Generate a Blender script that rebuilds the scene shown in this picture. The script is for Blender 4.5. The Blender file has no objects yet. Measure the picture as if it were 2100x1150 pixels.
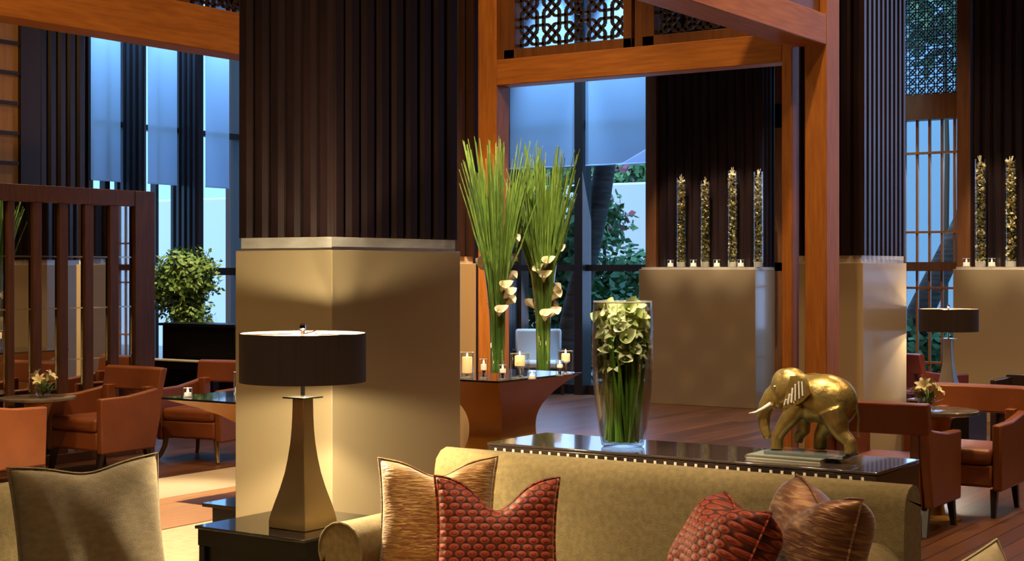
import bpy, math, random
from mathutils import Vector, Matrix, noise
R = math.radians
sc = bpy.context.scene
col = sc.collection
# ---------------------------------------------------------------- camera, world, exposure
CX, HZ, F, TH, HC = 1050.0, 552.0, 3080.0, R(33.9), 1.6
cs, sn = math.cos(TH), math.sin(TH)
cd = bpy.data.cameras.new('camera'); cam = bpy.data.objects.new('camera', cd); col.objects.link(cam)
cam.location = (0, 0, HC); cam.rotation_euler = (R(90), 0, TH)
cd.sensor_width = 36; cd.lens = 36 * F / 2100
cd.shift_y = -(575 - HZ) / 2100
cd.clip_end = 200
sc.camera = cam
w = bpy.data.worlds.new('world'); sc.world = w; w.use_nodes = True
bg = w.node_tree.nodes['Background']; bg.inputs[0].default_value = (.24, .54, 1, 1); bg.inputs[1].default_value = 1.9
sc.view_settings.view_transform = 'Standard'; sc.view_settings.look = 'None'; sc.view_settings.gamma = 1
sc.view_settings.exposure = 0.32
sc.cycles.use_denoising = True
sc.cycles.max_bounces = 8; sc.cycles.diffuse_bounces = 4; sc.cycles.glossy_bounces = 4; sc.cycles.transparent_max_bounces = 24
sc.cycles.sample_clamp_indirect = 4; sc.cycles.caustics_reflective = False; sc.cycles.caustics_refractive = False

def spot(loc, tgt, power, color, ang=60, blend=.6, size=.06, name='ceiling_and_fill_spot'):
    l = bpy.data.lights.new(name, 'SPOT'); l.energy = power; l.color = color
    l.spot_size = R(ang); l.spot_blend = blend; l.shadow_soft_size = size
    o = bpy.data.objects.new(name, l); col.objects.link(o); o.location = loc
    d = Vector(tgt) - Vector(loc); o.rotation_euler = d.to_track_quat('-Z', 'Y').to_euler()
    return o
def point(loc, power, color, size=.04, name='lamp_bulb_light'):
    l = bpy.data.lights.new(name, 'POINT'); l.energy = power; l.color = color; l.shadow_soft_size = size
    o = bpy.data.objects.new(name, l); col.objects.link(o); o.location = loc
    return o
def area(loc, tgt, power, color, sx, sy, name='ceiling_cove_light'):
    l = bpy.data.lights.new(name, 'AREA'); l.shape = 'RECTANGLE'; l.size = sx; l.size_y = sy; l.energy = power; l.color = color
    o = bpy.data.objects.new(name, l); col.objects.link(o); o.location = loc
    d = Vector(tgt) - Vector(loc); o.rotation_euler = d.to_track_quat('-Z', 'Y').to_euler()
    return o
WARM = (1, .66, .34); WARM2 = (1, .78, .52); COOL = (.22, .55, 1)
CEIL = 6.3
LAMP1, LAMP2 = 165, 28
# general ceiling downlights, warm
for (x, y, p) in ((-3,1,260),(-6,1.5,260),(-1,3.5,260),(-6.5,2.6,220),(-9,5,420),(-2.5,9,600),(-6.2,8.6,360),(-9.5,10.5,420),(-5.8,14,520),(-2,13,520),(-12,9,360),(-11,13.5,360),(0,7,360),(-3.4,11.3,420)):
    spot((x, y, CEIL-.05), (x, y, 0), p, WARM, 95, .8, .12)
spot((-2.8, 3.4, CEIL-.1), (-2.8, 5.1, .7), 300, WARM2, 42, .5)  # most aimed spots below are added fill, brightening single objects
spot((-2.2, 3.9, CEIL-.1), (-2.5, 5.6, .8), 220, WARM2, 32, .5)
spot((-3.3, 4.2, CEIL-.1), (-3.2, 5.6, 1.2), 600, WARM2, 24, .5)
spot((-3.5, 2.0, CEIL-.1), (-4.5, 3.8, .7), 110, WARM2, 40, .5)
spot((-6.0, 7.5, 3.2), (-7.6, 10.5, 1.2), 60, (1,.5,.16), 70, .6)
spot((-5.6, 8.8, 5.8), (-7.56, 10.55, .9), 1500, (1,.62,.26), 26, .5)
spot((-6.2, 7.6, 6.1), (-7.4, 10.7, 2.5), 380, (1,.58,.24), 50, .6)
spot((-3.6, 7.8, 6.1), (-4.5, 10.7, 2.0), 380, (1,.58,.24), 50, .6)
spot((-6.5, 5.5, 6.0), (-8.3, 7.5, 3.4), 360, (1,.58,.24), 60, .6)
spot((-6.2, 7.2, 6.1), (-7.0, 9.9, 1.6), 900, WARM2, 22, .5)
area((-2.6, 16.3, 3.4), (-2.8, 10, 1.8), 30, (.45,.55,1), 1.6, 4.0, 'window_daylight')
spot((-7.0, 5.6, 6.1), (-7.5, 6.4, 0), 3000, WARM2, 36, .4)
spot((-1.6, 3.0, 6.1), (-3.0, 5.55, 1.3), 900, WARM2, 15, .5)  # added fill spots for the big vase and the elephant
spot((-4.4, 3.4, 6.1), (-2.4, 5.6, 1.1), 700, WARM2, 14, .5)
spot((-4.2, 8.2, 5.6), (-6.45, 10.0, .4), 500, WARM2, 24, .5)
spot((-11.5, 11.0, 6.1), (-13, 12.6, 1.4), 1500, WARM2, 22, .5)  # added fill spot to lift the leafy plant
for x in (-8.4, -7.9, -7.5, -4.6, -4.1, -.2, .5): spot((x+.2, 13.9, 6.1), (x, 15.98, 2.1), 1000, WARM2, 12, .5)  # added fill spots, one aimed at each stretch of flower tubes
spot((-1.4, 13.0, 6.1), (-1.4, 14.8, .7), 900, WARM2, 34, .5)
sl = bpy.data.lights.new('garden_fill_sun', 'SUN'); sl.energy = 2.2; sl.color = (.78,.88,1); sl.angle = .3  # sun lamp added to brighten the garden outside the windows
so = bpy.data.objects.new('garden_fill_sun', sl); col.objects.link(so); so.rotation_euler = Vector((.25,.5,-.85)).to_track_quat('-Z', 'Y').to_euler()
# cool window washers just inside the glass
for x in (-10.4, -9.4, -6.2): spot((x, 15.8, 6.0), (x, 16.42, 3.9), 1100, COOL, 40, .9)
for y in (12.6, 13.6, 14.6): spot((-13.9, y, 6.0), (-14.55, y, 3.6), 900, COOL, 40, .9)
area((-9.9, 16.3, 3.0), (-9.2, 12, 1.5), 50, (.42,.6,1), 2.0, 4.5, 'window_daylight')
area((-6.1, 16.3, 3.0), (-5.6, 12, 1.5), 50, (.42,.6,1), 2.0, 4.5, 'window_daylight')

# ---------------------------------------------------------------- placing helpers (building grid: X, Y; camera looks 33.9 deg left of +Y)
def at(px, d):
    xc = (px - CX) / F * d
    return (xc * cs - d * sn, xc * sn + d * cs)
def zat(py, d): return HC + (HZ - py) / F * d
def on_y(px, Y):
    r = (px - CX) / F
    return Y * (r * cs - sn) / (cs + r * sn)
def on_x(px, X):
    r = (px - CX) / F
    return X * (cs + r * sn) / (r * cs - sn)
def dep(X, Y): return -X * sn + Y * cs
# ---------------------------------------------------------------- mesh builder
class MB:
    def __init__(s, tf=None): s.v = []; s.f = []; s.tf = tf
    def add(s, vs, fs):
        n = len(s.v)
        s.v += [tuple(s.tf @ Vector(p)) if s.tf else tuple(p) for p in vs]
        s.f += [tuple(i + n for i in f) for f in fs]; return s
    def box(s, x0, y0, z0, x1, y1, z1):
        x0, x1 = min(x0, x1), max(x0, x1); y0, y1 = min(y0, y1), max(y0, y1); z0, z1 = min(z0, z1), max(z0, z1)
        return s.add([(x0,y0,z0),(x1,y0,z0),(x1,y1,z0),(x0,y1,z0),(x0,y0,z1),(x1,y0,z1),(x1,y1,z1),(x0,y1,z1)],
                     [(3,2,1,0),(4,5,6,7),(0,1,5,4),(1,2,6,5),(2,3,7,6),(3,0,4,7)])
    def loft(s, rings, cap=True, closed=True):
        n = len(rings[0]); vs = [p for r in rings for p in r]; fs = []
        for i in range(len(rings) - 1):
            for j in range(n if closed else n - 1):
                a = i*n + j; b = i*n + (j+1) % n
                fs.append((a, b, b+n, a+n))
        if cap: fs.append(tuple(range(n-1, -1, -1))); fs.append(tuple(range((len(rings)-1)*n, len(rings)*n)))
        return s.add(vs, fs)
    def lathe(s, prof, n=32, c=(0,0,0), cap=True):
        return s.loft([[(c[0]+r*math.cos(2*math.pi*k/n), c[1]+r*math.sin(2*math.pi*k/n), c[2]+z) for k in range(n)] for r, z in prof], cap)
    def sqloft(s, prof, c=(0,0,0), ratio=1):
        return s.loft([[(c[0]-a, c[1]-a*ratio, c[2]+z), (c[0]+a, c[1]-a*ratio, c[2]+z), (c[0]+a, c[1]+a*ratio, c[2]+z), (c[0]-a, c[1]+a*ratio, c[2]+z)] for a, z in prof])
    def tube(s, pts, rad, n=8, cap=True):
        pts = [Vector(p) for p in pts]; rings = []
        if not hasattr(rad, '__len__'): rad = [rad]*len(pts)
        a = None
        for i, p in enumerate(pts):
            t = (pts[min(i+1, len(pts)-1)] - pts[max(i-1, 0)]).normalized()
            if a is None:
                a = t.cross(Vector((0, 0, 1)))
                if a.length < .05: a = t.cross(Vector((0, 1, 0)))
            else: a = a - t*a.dot(t)
            a.normalize(); b = t.cross(a).normalized()
            rings.append([tuple(p + rad[i]*(a*math.cos(2*math.pi*k/n) - b*math.sin(2*math.pi*k/n))) for k in range(n)])
        return s.loft(rings, cap)
    def ell(s, c, r, n=16, m=10, rot=None):
        rings = []
        for i in range(1, m):
            ph = math.pi*i/m; ring = []
            for k in range(n):
                p = Vector((r[0]*math.sin(ph)*math.cos(2*math.pi*k/n), r[1]*math.sin(ph)*math.sin(2*math.pi*k/n), -r[2]*math.cos(ph)))
                if rot: p = rot @ p
                ring.append(tuple(p + Vector(c)))
            rings.append(ring)
        return s.loft(rings)
    def prism_x(s, poly, x0, x1):   # poly in (y,z)
        n = len(poly)
        return s.add([(x0, y, z) for y, z in poly] + [(x1, y, z) for y, z in poly],
                     [tuple(range(n))[::-1], tuple(range(n, 2*n))] + [(i, (i+1) % n, (i+1) % n + n, i+n) for i in range(n)])
    def prism_y(s, poly, y0, y1):   # poly in (x,z)
        n = len(poly)
        return s.add([(x, y0, z) for x, z in poly] + [(x, y1, z) for x, z in poly],
                     [tuple(range(n)), tuple(range(n, 2*n))[::-1]] + [(i, i+n, (i+1) % n + n, (i+1) % n) for i in range(n)])
    def build(s, name, mat, parent=None, smooth=None, bevel=0, bseg=2, subsurf=0):
        me = bpy.data.meshes.new(name); me.from_pydata(s.v, [], s.f); me.update()
        me.validate()
        import bmesh
        b = bmesh.new(); b.from_mesh(me); bmesh.ops.recalc_face_normals(b, faces=b.faces); b.to_mesh(me); b.free()
        if mat: me.materials.append(mat)
        if smooth is not None:
            me.shade_smooth(); me.set_sharp_from_angle(angle=R(smooth))
        o = bpy.data.objects.new(name, me); col.objects.link(o)
        if parent: o.parent = parent
        if bevel:
            m = o.modifiers.new('bevel', 'BEVEL'); m.width = bevel; m.segments = bseg; m.limit_method = 'ANGLE'; m.angle_limit = R(40)
            if smooth is None: me.shade_smooth(); me.set_sharp_from_angle(angle=R(40)); m.harden_normals = False
        if subsurf:
            m = o.modifiers.new('subsurf', 'SUBSURF'); m.levels = subsurf; m.render_levels = subsurf
        return o
def tag(o, label=None, cat=None, group=None, kind=None):
    if label: o['label'] = label
    if cat: o['category'] = cat
    if group: o['group'] = group
    if kind: o['kind'] = kind
    return o
def thing(name, label, cat, loc=(0,0,0), rz=0, group=None):
    o = bpy.data.objects.new(name, None); col.objects.link(o); o.empty_display_size = .1
    o.location = loc; o.rotation_euler = (0, 0, rz)
    return tag(o, label, cat, group)
def struct(name, mb, mat, **k): return tag(mb.build(name, mat, **k), kind='structure')
def kids(o): return [c for c in bpy.data.objects if c.parent == o]
def dup(root, loc, rz=0, label=None, group=None, s=1):
    def cp(o, par):
        c = o.copy(); col.objects.link(c); c.parent = par
        for k in kids(o): cp(k, c)
        return c
    r = cp(root, None); r.location = loc; r.rotation_euler = (0, 0, rz); r.scale = (s, s, s)
    if label: r['label'] = label
    if group: r['group'] = group
    return r
# ---------------------------------------------------------------- materials
def mat(name, c, rough=.5, metal=0, **k):
    m = bpy.data.materials.new(name); m.use_nodes = True; p = m.node_tree.nodes['Principled BSDF']
    p.inputs['Base Color'].default_value = (*c, 1); p.inputs['Roughness'].default_value = rough; p.inputs['Metallic'].default_value = metal
    for a, b in k.items():
        p.inputs[a.replace('_', ' ')].default_value = b
    return m
def nodes(m): return m.node_tree.nodes, m.node_tree.links, m.node_tree.nodes['Principled BSDF']
def noisy(m, c1, c2, scale, stretch=(1,1,1), bump=0, detail=4, coord='Object', bscale=None, dist=0, lo=.3, hi=.7):
    N, L, p = nodes(m)
    tc = N.new('ShaderNodeTexCoord'); mp = N.new('ShaderNodeMapping'); mp.inputs['Scale'].default_value = stretch
    nz = N.new('ShaderNodeTexNoise'); nz.inputs['Scale'].default_value = scale; nz.inputs['Detail'].default_value = detail; nz.inputs['Distortion'].default_value = dist
    cr = N.new('ShaderNodeValToRGB'); cr.color_ramp.elements[0].position = lo; cr.color_ramp.elements[1].position = hi
    cr.color_ramp.elements[0].color = (*c1, 1); cr.color_ramp.elements[1].color = (*c2, 1)
    L.new(tc.outputs[coord], mp.inputs[0]); L.new(mp.outputs[0], nz.inputs['Vector']); L.new(nz.outputs['Fac'], cr.inputs[0]); L.new(cr.outputs[0], p.inputs['Base Color'])
    if bump:
        b = N.new('ShaderNodeBump'); b.inputs['Strength'].default_value = bump; b.inputs['Distance'].default_value = .01
        if bscale:
            n2 = N.new('ShaderNodeTexNoise'); n2.inputs['Scale'].default_value = bscale; n2.inputs['Detail'].default_value = 3
            L.new(mp.outputs[0], n2.inputs['Vector']); L.new(n2.outputs['Fac'], b.inputs['Height'])
        else: L.new(nz.outputs['Fac'], b.inputs['Height'])
        L.new(b.outputs[0], p.inputs['Normal'])
    return m
def glassy(name, tint=(1,1,1), gl=.12):
    m = bpy.data.materials.new(name); m.use_nodes = True; N, L = m.node_tree.nodes, m.node_tree.links
    N.remove(N['Principled BSDF']); out = N['Material Output']
    t = N.new('ShaderNodeBsdfTransparent'); t.inputs[0].default_value = (*tint, 1)
    g = N.new('ShaderNodeBsdfGlossy'); g.inputs['Roughness'].default_value = .02
    lw = N.new('ShaderNodeLayerWeight'); lw.inputs[0].default_value = gl
    mx = N.new('ShaderNodeMixShader'); L.new(lw.outputs['Facing'], mx.inputs[0]); L.new(t.outputs[0], mx.inputs[1]); L.new(g.outputs[0], mx.inputs[2]); L.new(mx.outputs[0], out.inputs[0])
    return m
def emit(name, c, s):
    m = bpy.data.materials.new(name); m.use_nodes = True; N, L, p = nodes(m)
    p.inputs['Base Color'].default_value = (*c, 1); p.inputs['Emission Color'].default_value = (*c, 1); p.inputs['Emission Strength'].default_value = s
    return m
M = {}
M['teak'] = noisy(mat('teak', (.4,.12,.03), .5), (.28,.097,.016), (.41,.155,.026), 3, (14,14,1.2))
M['teak_h'] = noisy(mat('teak_beam', (.4,.12,.03), .5), (.28,.097,.016), (.41,.155,.026), 3, (1.2,14,14))
M['teak_y'] = noisy(mat('teak_beam_long', (.4,.12,.03), .5), (.28,.097,.016), (.41,.155,.026), 3, (14,1.2,14))
M['brown'] = noisy(mat('brown_timber', (.12,.035,.015), .4), (.10,.040,.014), (.165,.064,.020), 3, (12,12,1.2))
M['slat'] = noisy(mat('dark_slat', (.035,.018,.016), .30), (.011,.0065,.008), (.024,.012,.0125), 2.2, (9,9,.5))
M['cream'] = mat('cream_lacquer', (.40,.325,.205), .28, Coat_Weight=.4, Coat_Roughness=.12)
M['band'] = noisy(mat('nickel_band', (.6,.58,.55), .42, .35), (.6,.58,.54), (.85,.84,.84), 6, (1,1,3))
M['blackglass'] = mat('black_glass', (.006,.006,.008), .06, Coat_Weight=.5)
M['black'] = mat('black_lacquer', (.004,.004,.005), .35, Specular_IOR_Level=.25)
M['darkframe'] = mat('dark_frame', (.028,.016,.012), .4)
M['leather'] = noisy(mat('tan_leather', (.36,.075,.02), .36), (.20,.062,.021), (.27,.086,.030), 3.5, bump=.12, bscale=160)
M['leather_d'] = noisy(mat('maroon_leather', (.10,.02,.015), .3), (.09,.018,.014), (.13,.026,.02), 3.5)
M['legwood'] = mat('dark_leg_wood', (.02,.012,.01), .35)
M['sabre'] = mat('olive_bronze_leg', (.22,.15,.06), .35, .5)
M['gold_paint'] = noisy(mat('bronze_lacquer', (.32,.19,.06), .34, .15), (.36,.18,.035), (.45,.24,.055), 2)
M['lampbase'] = mat('brushed_bronze', (.30,.225,.13), .34, .75)
M['lampbase2'] = mat('brushed_steel', (.42,.41,.40), .34, .8)
M['chrome'] = mat('chrome', (.75,.73,.7), .12, 1)
M['shade'] = noisy(mat('shade_fabric', (.03,.010,.008), .8), (.010,.0045,.004), (.022,.008,.006), 60, (1,1,.05))
M['shade_in'] = mat('shade_lining', (.36,.17,.13), .7)
M['diffuser'] = mat('lamp_diffuser', (.8,.55,.5), .5, Emission_Color=(1,.52,.40,1), Emission_Strength=.55)
M['bulb'] = emit('bulb', (1,.72,.42), 9)
M['flame'] = emit('flame', (1,.75,.35), 14)
M['wax'] = mat('candle_wax', (.9,.75,.5), .4, Emission_Color=(1,.5,.14,1), Emission_Strength=.6)
M['waxw'] = mat('tealight_wax', (.9,.85,.72), .4, Emission_Color=(1,.72,.4,1), Emission_Strength=.5)
M['fixture'] = emit('spot_fixture_glass', (1,.8,.55), 4)
M['petal'] = noisy(mat('white_petal', (.8,.8,.55), .5, Subsurface_Weight=.1), (.60,.74,.20), (.95,.97,.72), 12)
M['petal_y'] = noisy(mat('cream_petal', (.8,.75,.5), .5), (.75,.66,.34), (.9,.86,.62), 10)
M['petal_w'] = noisy(mat('ivory_petal', (.8,.8,.7), .5), (.8,.78,.55), (.95,.94,.85), 10)
M['stem'] = noisy(mat('green_stem', (.05,.13,.01), .4), (.04,.13,.012), (.16,.32,.03), 9, (6,6,.6))
M['grass'] = noisy(mat('reed_grass', (.06,.16,.02), .5), (.04,.12,.02), (.17,.33,.07), 6, (14,14,.8))
M['grass'].node_tree.nodes['Principled BSDF'].inputs['Subsurface Weight'].default_value = .05
M['leaf'] = noisy(mat('ficus_leaf', (.06,.14,.02), .4), (.05,.12,.02), (.24,.40,.10), 7)
M['leaf_out'] = noisy(mat('garden_leaf', (.06,.14,.05), .6), (.06,.15,.06), (.26,.50,.20), 3)
M['blossom'] = mat('pink_blossom', (.8,.25,.35), .6)
M['trunk'] = noisy(mat('palm_bark', (.09,.075,.065), .9), (.045,.035,.03), (.15,.12,.10), 3, (1,1,7), bump=.6)
M['stemwood'] = mat('plant_stem_wood', (.12,.08,.04), .7)
M['render'] = mat('garden_wall_paint', (.82,.84,.86), .9)
M['ground'] = noisy(mat('garden_paving', (.25,.25,.25), .8), (.2,.2,.2), (.32,.32,.31), 2)
M['ceil'] = mat('ceiling_paint', (.30,.20,.12), .8)
M['wallw'] = noisy(mat('wall_timber', (.10,.045,.025), .5), (.07,.03,.018), (.13,.055,.03), 2, (8,8,.6))
M['fabric'] = noisy(mat('taupe_fabric', (.3,.22,.12), .9, Sheen_Weight=.08), (.125,.090,.032), (.185,.136,.050), 45, (1,1,1), bump=.35, bscale=260)
M['fabric2'] = noisy(mat('taupe_cushion_fabric', (.32,.24,.15), .9, Sheen_Weight=.08), (.105,.076,.038), (.155,.114,.058), 26, (1,1,2.2), bump=.35, bscale=220)
M['pale'] = noisy(mat('pale_cushion_fabric', (.5,.42,.26), .8), (.5,.42,.26), (.66,.57,.38), 30, bump=.3, bscale=200)
M['water'] = glassy('vase_water', (.90,.97,.88), .06)
M['glass'] = glassy('clear_glass', (.97,.985,.98), .26)
M['pane'] = glassy('window_pane', (.93,.97,1), .06)
M['ivory'] = mat('elephant_ivory', (.8,.76,.66), .35)
M['book_r'] = mat('red_book_cloth', (.45,.09,.04), .5)
M['mirror'] = mat('mirror_glass', (.82,.84,.86), .015, 1)
M['bone'] = mat('bone_inlay', (.8,.72,.58), .35)
M['conswood'] = noisy(mat('console_wood', (.03,.02,.018), .22), (.022,.014,.012), (.045,.028,.022), 4, (1,8,1))
M['constop'] = mat('console_top', (.05,.035,.03), .09, Coat_Weight=.6)
M['stone'] = noisy(mat('grey_stone_top', (.16,.13,.10), .12), (.10,.085,.07), (.24,.20,.16), 12)
M['rug'] = noisy(mat('beige_rug', (.5,.38,.22), .95), (.46,.34,.20), (.54,.41,.25), 14, bump=.3)
M['strip'] = noisy(mat('cream_stone_inlay', (.6,.5,.33), .3), (.55,.45,.29), (.66,.56,.38), 2)
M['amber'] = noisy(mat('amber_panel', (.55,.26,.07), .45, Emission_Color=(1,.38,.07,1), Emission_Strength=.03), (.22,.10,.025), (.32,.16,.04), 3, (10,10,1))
M['outdoor'] = mat('white_outdoor_fabric', (.75,.75,.72), .8)
# floor planks
def floor_mat():
    m = mat('timber_floor', (.15,.05,.02), .32); N, L, p = nodes(m)
    tc = N.new('ShaderNodeTexCoord'); mp = N.new('ShaderNodeMapping'); mp.inputs['Rotation'].default_value = (0, 0, R(90))
    br = N.new('ShaderNodeTexBrick'); br.inputs['Scale'].default_value = 1; br.inputs['Brick Width'].default_value = 1.6; br.inputs['Row Height'].default_value = .13
    br.inputs['Mortar Size'].default_value = .004; br.offset = .37
    br.inputs['Color1'].default_value = (.11,.044,.018,1); br.inputs['Color2'].default_value = (.26,.10,.040,1); br.inputs['Mortar'].default_value = (.02,.008,.004,1)
    nz = N.new('ShaderNodeTexNoise'); nz.inputs['Scale'].default_value = 3; mp2 = N.new('ShaderNodeMapping'); mp2.inputs['Scale'].default_value = (14,1,1)
    mx = N.new('ShaderNodeMix'); mx.data_type = 'RGBA'; mx.blend_type = 'MULTIPLY'; mx.inputs[0].default_value = .55
    L.new(tc.outputs['Object'], mp.inputs[0]); L.new(mp.outputs[0], br.inputs['Vector']); L.new(tc.outputs['Object'], mp2.inputs[0]); L.new(mp2.outputs[0], nz.inputs['Vector'])
    L.new(br.outputs['Color'], mx.inputs[6]); L.new(nz.outputs['Fac'], mx.inputs[7]); L.new(mx.outputs[2], p.inputs['Base Color'])
    return m
M['floor'] = floor_mat()
def blind_mat():
    m = bpy.data.materials.new('blind_fabric'); m.use_nodes = True; N, L = m.node_tree.nodes, m.node_tree.links
    N.remove(N['Principled BSDF']); out = N['Material Output']
    d = N.new('ShaderNodeBsdfDiffuse'); d.inputs[0].default_value = (.62,.66,.74,1)
    t = N.new('ShaderNodeBsdfTranslucent'); t.inputs[0].default_value = (.55,.62,.78,1)
    mx = N.new('ShaderNodeMixShader'); mx.inputs[0].default_value = .5
    L.new(d.outputs[0], mx.inputs[1]); L.new(t.outputs[0], mx.inputs[2]); L.new(mx.outputs[0], out.inputs[0])
    return m
M['blind'] = blind_mat()
def scale_mat():    # velvet with rows of rings like scales
    m = mat('red_scale_velvet', (.4,.03,.015), .6, Sheen_Weight=.2, Sheen_Tint=(1,.35,.2,1)); N, L, p = nodes(m)
    tc = N.new('ShaderNodeTexCoord'); sx = N.new('ShaderNodeSeparateXYZ'); L.new(tc.outputs['Object'], sx.inputs[0])
    def mt(op, a, b=None):
        n = N.new('ShaderNodeMath'); n.operation = op
        for i, q in enumerate((a, b)):
            if q is None: continue
            if isinstance(q, (int, float)): n.inputs[i].default_value = q
            else: L.new(q, n.inputs[i])
        return n.outputs[0]
    v = mt('MULTIPLY', sx.outputs[2], 42); u = mt('MULTIPLY', sx.outputs[0], 23)
    row = mt('FLOOR', v); odd = mt('MODULO', mt('ABSOLUTE', row), 2); uu = mt('ADD', u, mt('MULTIPLY', odd, .5))
    fu = mt('SUBTRACT', mt('FRACT', uu), .5); fv = mt('MULTIPLY', mt('SUBTRACT', mt('FRACT', v), .5), .85)
    dd = mt('SQRT', mt('ADD', mt('MULTIPLY', fu, fu), mt('MULTIPLY', fv, fv)))
    cr = N.new('ShaderNodeValToRGB'); e = cr.color_ramp.elements
    e[0].position = 0; e[0].color = (.42,.085,.035,1); e[1].position = .52; e[1].color = (.05,.004,.003,1)
    for q, c in ((.13, (.24,.022,.008,1)), (.24, (.30,.032,.012,1)), (.33, (.46,.085,.03,1)), (.42, (.12,.008,.005,1))):
        x = e.new(q); x.color = c
    L.new(dd, cr.inputs[0]); L.new(cr.outputs[0], p.inputs['Base Color'])
    b = N.new('ShaderNodeBump'); b.inputs['Strength'].default_value = .8; b.inputs['Distance'].default_value = .012; b.invert = True
    L.new(dd, b.inputs['Height']); L.new(b.outputs[0], p.inputs['Normal'])
    return m
M['scale'] = scale_mat()
def silk(name, c1, c2, c3, sc1):
    m = mat(name, c1, .38, .35, Sheen_Weight=.4); N, L, p = nodes(m)
    tc = N.new('ShaderNodeTexCoord'); mp = N.new('ShaderNodeMapping'); mp.inputs['Scale'].default_value = (16, 8, 75)
    nz = N.new('ShaderNodeTexNoise'); nz.inputs['Scale'].default_value = sc1; nz.inputs['Detail'].default_value = 5; nz.inputs['Distortion'].default_value = .6
    L.new(tc.outputs['Object'], mp.inputs[0]); L.new(mp.outputs[0], nz.inputs['Vector'])
    cr = N.new('ShaderNodeValToRGB'); e = cr.color_ramp.elements; e[0].position = .35; e[0].color = (*c1, 1); e[1].position = .72; e[1].color = (*c3, 1)
    x = e.new(.52); x.color = (*c2, 1)
    L.new(nz.outputs['Fac'], cr.inputs[0]); L.new(cr.outputs[0], p.inputs['Base Color'])
    b = N.new('ShaderNodeBump'); b.inputs['Strength'].default_value = .7; b.inputs['Distance'].default_value = .008; L.new(nz.outputs['Fac'], b.inputs['Height']); L.new(b.outputs[0], p.inputs['Normal'])
    return m
M['goldsilk'] = silk('gold_crinkle_silk', (.22,.08,.025), (.33,.17,.04), (.52,.36,.10), 1.5)
M['bronzesilk'] = silk('bronze_striped_silk', (.15,.05,.024), (.22,.085,.034), (.48,.29,.10), 1.3)
M['brass'] = noisy(mat('aged_gold_leaf', (.6,.40,.08), .36, .75), (.28,.19,.05), (.58,.43,.15), 9, (1,1,1), bump=.35, bscale=30)
# ---------------------------------------------------------------- floor, ceiling, outer walls
struct('floor', MB().box(-14.6, -6, -.1, 8, 16.8, 0), M['floor'])
struct('ceiling', MB().box(-14.9, -6.2, CEIL, 8.2, 17, CEIL+.2), M['ceil'])
struct('wall_east', MB().box(8, -6, 0, 8.2, 16.8, CEIL), M['wallw'])
struct('wall_south', MB().box(-14.8, -6.2, 0, 8.2, -6, CEIL), M['wallw'])
struct('trim_1', MB().box(-8.62, -2, 0, -7.85, 9.6, .006), M['strip'])
M['honey'] = noisy(mat('honey_parquet', (.4,.2,.08), .35), (.36,.18,.07), (.50,.27,.11), 3, (12,1,1))
struct('trim_2', MB().box(-7.845, -2, 0, -6.92, 9.6, .005), M['honey'])
tag(MB().box(-6.9, .6, .001, -5.35, 6.95, .006).build('floor_runner', M['rug']), 'beige floor runner left of the central column, beside the honey floor band', 'rug')
tag(MB().box(-5.3, .6, .001, -.9, 5.2, .006).build('area_rug', M['rug']), 'large beige rug under the sofas in the foreground', 'rug')

PIT = .11
def rib(mb, ax, a, b, f, g, z0, z1):
    # chamfered slat: from back plane g out to front plane f
    c = min(.022, (b-a)*.25); m_ = f + (g-f)*.55
    pr = [(a, g), (b, g), (b, m_), (b-c, f), (a+c, f), (a, m_)]
    if ax == 'x': mb.loft([[(u, v, z) for u, v in pr] for z in (z0, z1)])
    else: mb.loft([[(v, u, z) for u, v in pr] for z in (z0, z1)])
def slatted(mb, x0, y0, z0, x1, y1, z1, faces='SEWN', d=.03):
    mb.box(x0+d, y0+d, z0, x1-d, y1-d, z1)
    def run(a, b):
        n = max(1, round((b - a) / PIT)); p = (b - a) / n
        return [(a + i*p + p*.07, a + (i+1)*p - p*.07) for i in range(n)]
    for a, b in run(x0, x1):
        if 'S' in faces: rib(mb, 'x', a, b, y0, y0+d+.005, z0, z1)
        if 'N' in faces: rib(mb, 'x', a, b, y1, y1-d-.005, z0, z1)
    for a, b in run(y0, y1):
        if 'E' in faces: rib(mb, 'y', a, b, x1, x1-d-.005, z0, z1)
        if 'W' in faces: rib(mb, 'y', a, b, x0, x0+d+.005, z0, z1)
    return mb
def column(label, x0, y0, x1, y1, zp, band=True, faces='SEW', inset=0, zb=.06):
    t = thing('clad_column', label, 'column', ((x0+x1)/2, (y0+y1)/2, 0))
    T = Matrix.Translation((-(x0+x1)/2, -(y0+y1)/2, 0))
    MB(T).box(x0, y0, 0, x1, y1, zp).build('plinth', M['cream'], t, bevel=.004)
    z = zp
    if band:
        MB(T).box(x0+.02, y0+.02, zp, x1-.02, y1-.02, zp+zb).build('metal_band', M['band'], t); z = zp+zb
    slatted(MB(T), x0+inset, y0+inset, z, x1-inset, y1-inset, CEIL-.01, faces).build('slatted_cladding', M['slat'], t)
    return t
c1 = at(681, 7.0)
column('large column in the centre of the room, dark slats over a cream plinth beside the lit lamp', c1[0]-.62, c1[1], c1[0], c1[1]+1.02, 1.692, faces='SEWN')
c2 = at(1770, 12.45)
column('slatted column with cream plinth standing right of the orange timber post, behind the elephant', c2[0]-.66, c2[1], c2[0], c2[1]+1.06, 1.655, faces='SEWN')
column('narrow column with orange-lit plinth just visible right behind the central column', -7.82, 10.42, -7.56, 10.69, 1.65, faces='SEWN')
# slatted column far left above the mirror screen
cy0 = on_x(80, -11.4); cy1 = on_x(178, -11.4)
column('slim slatted column rising behind the mirror screen at far left', -11.85, cy0, -11.4, cy1, 1.0, band=False, faces='SEWN')

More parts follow.
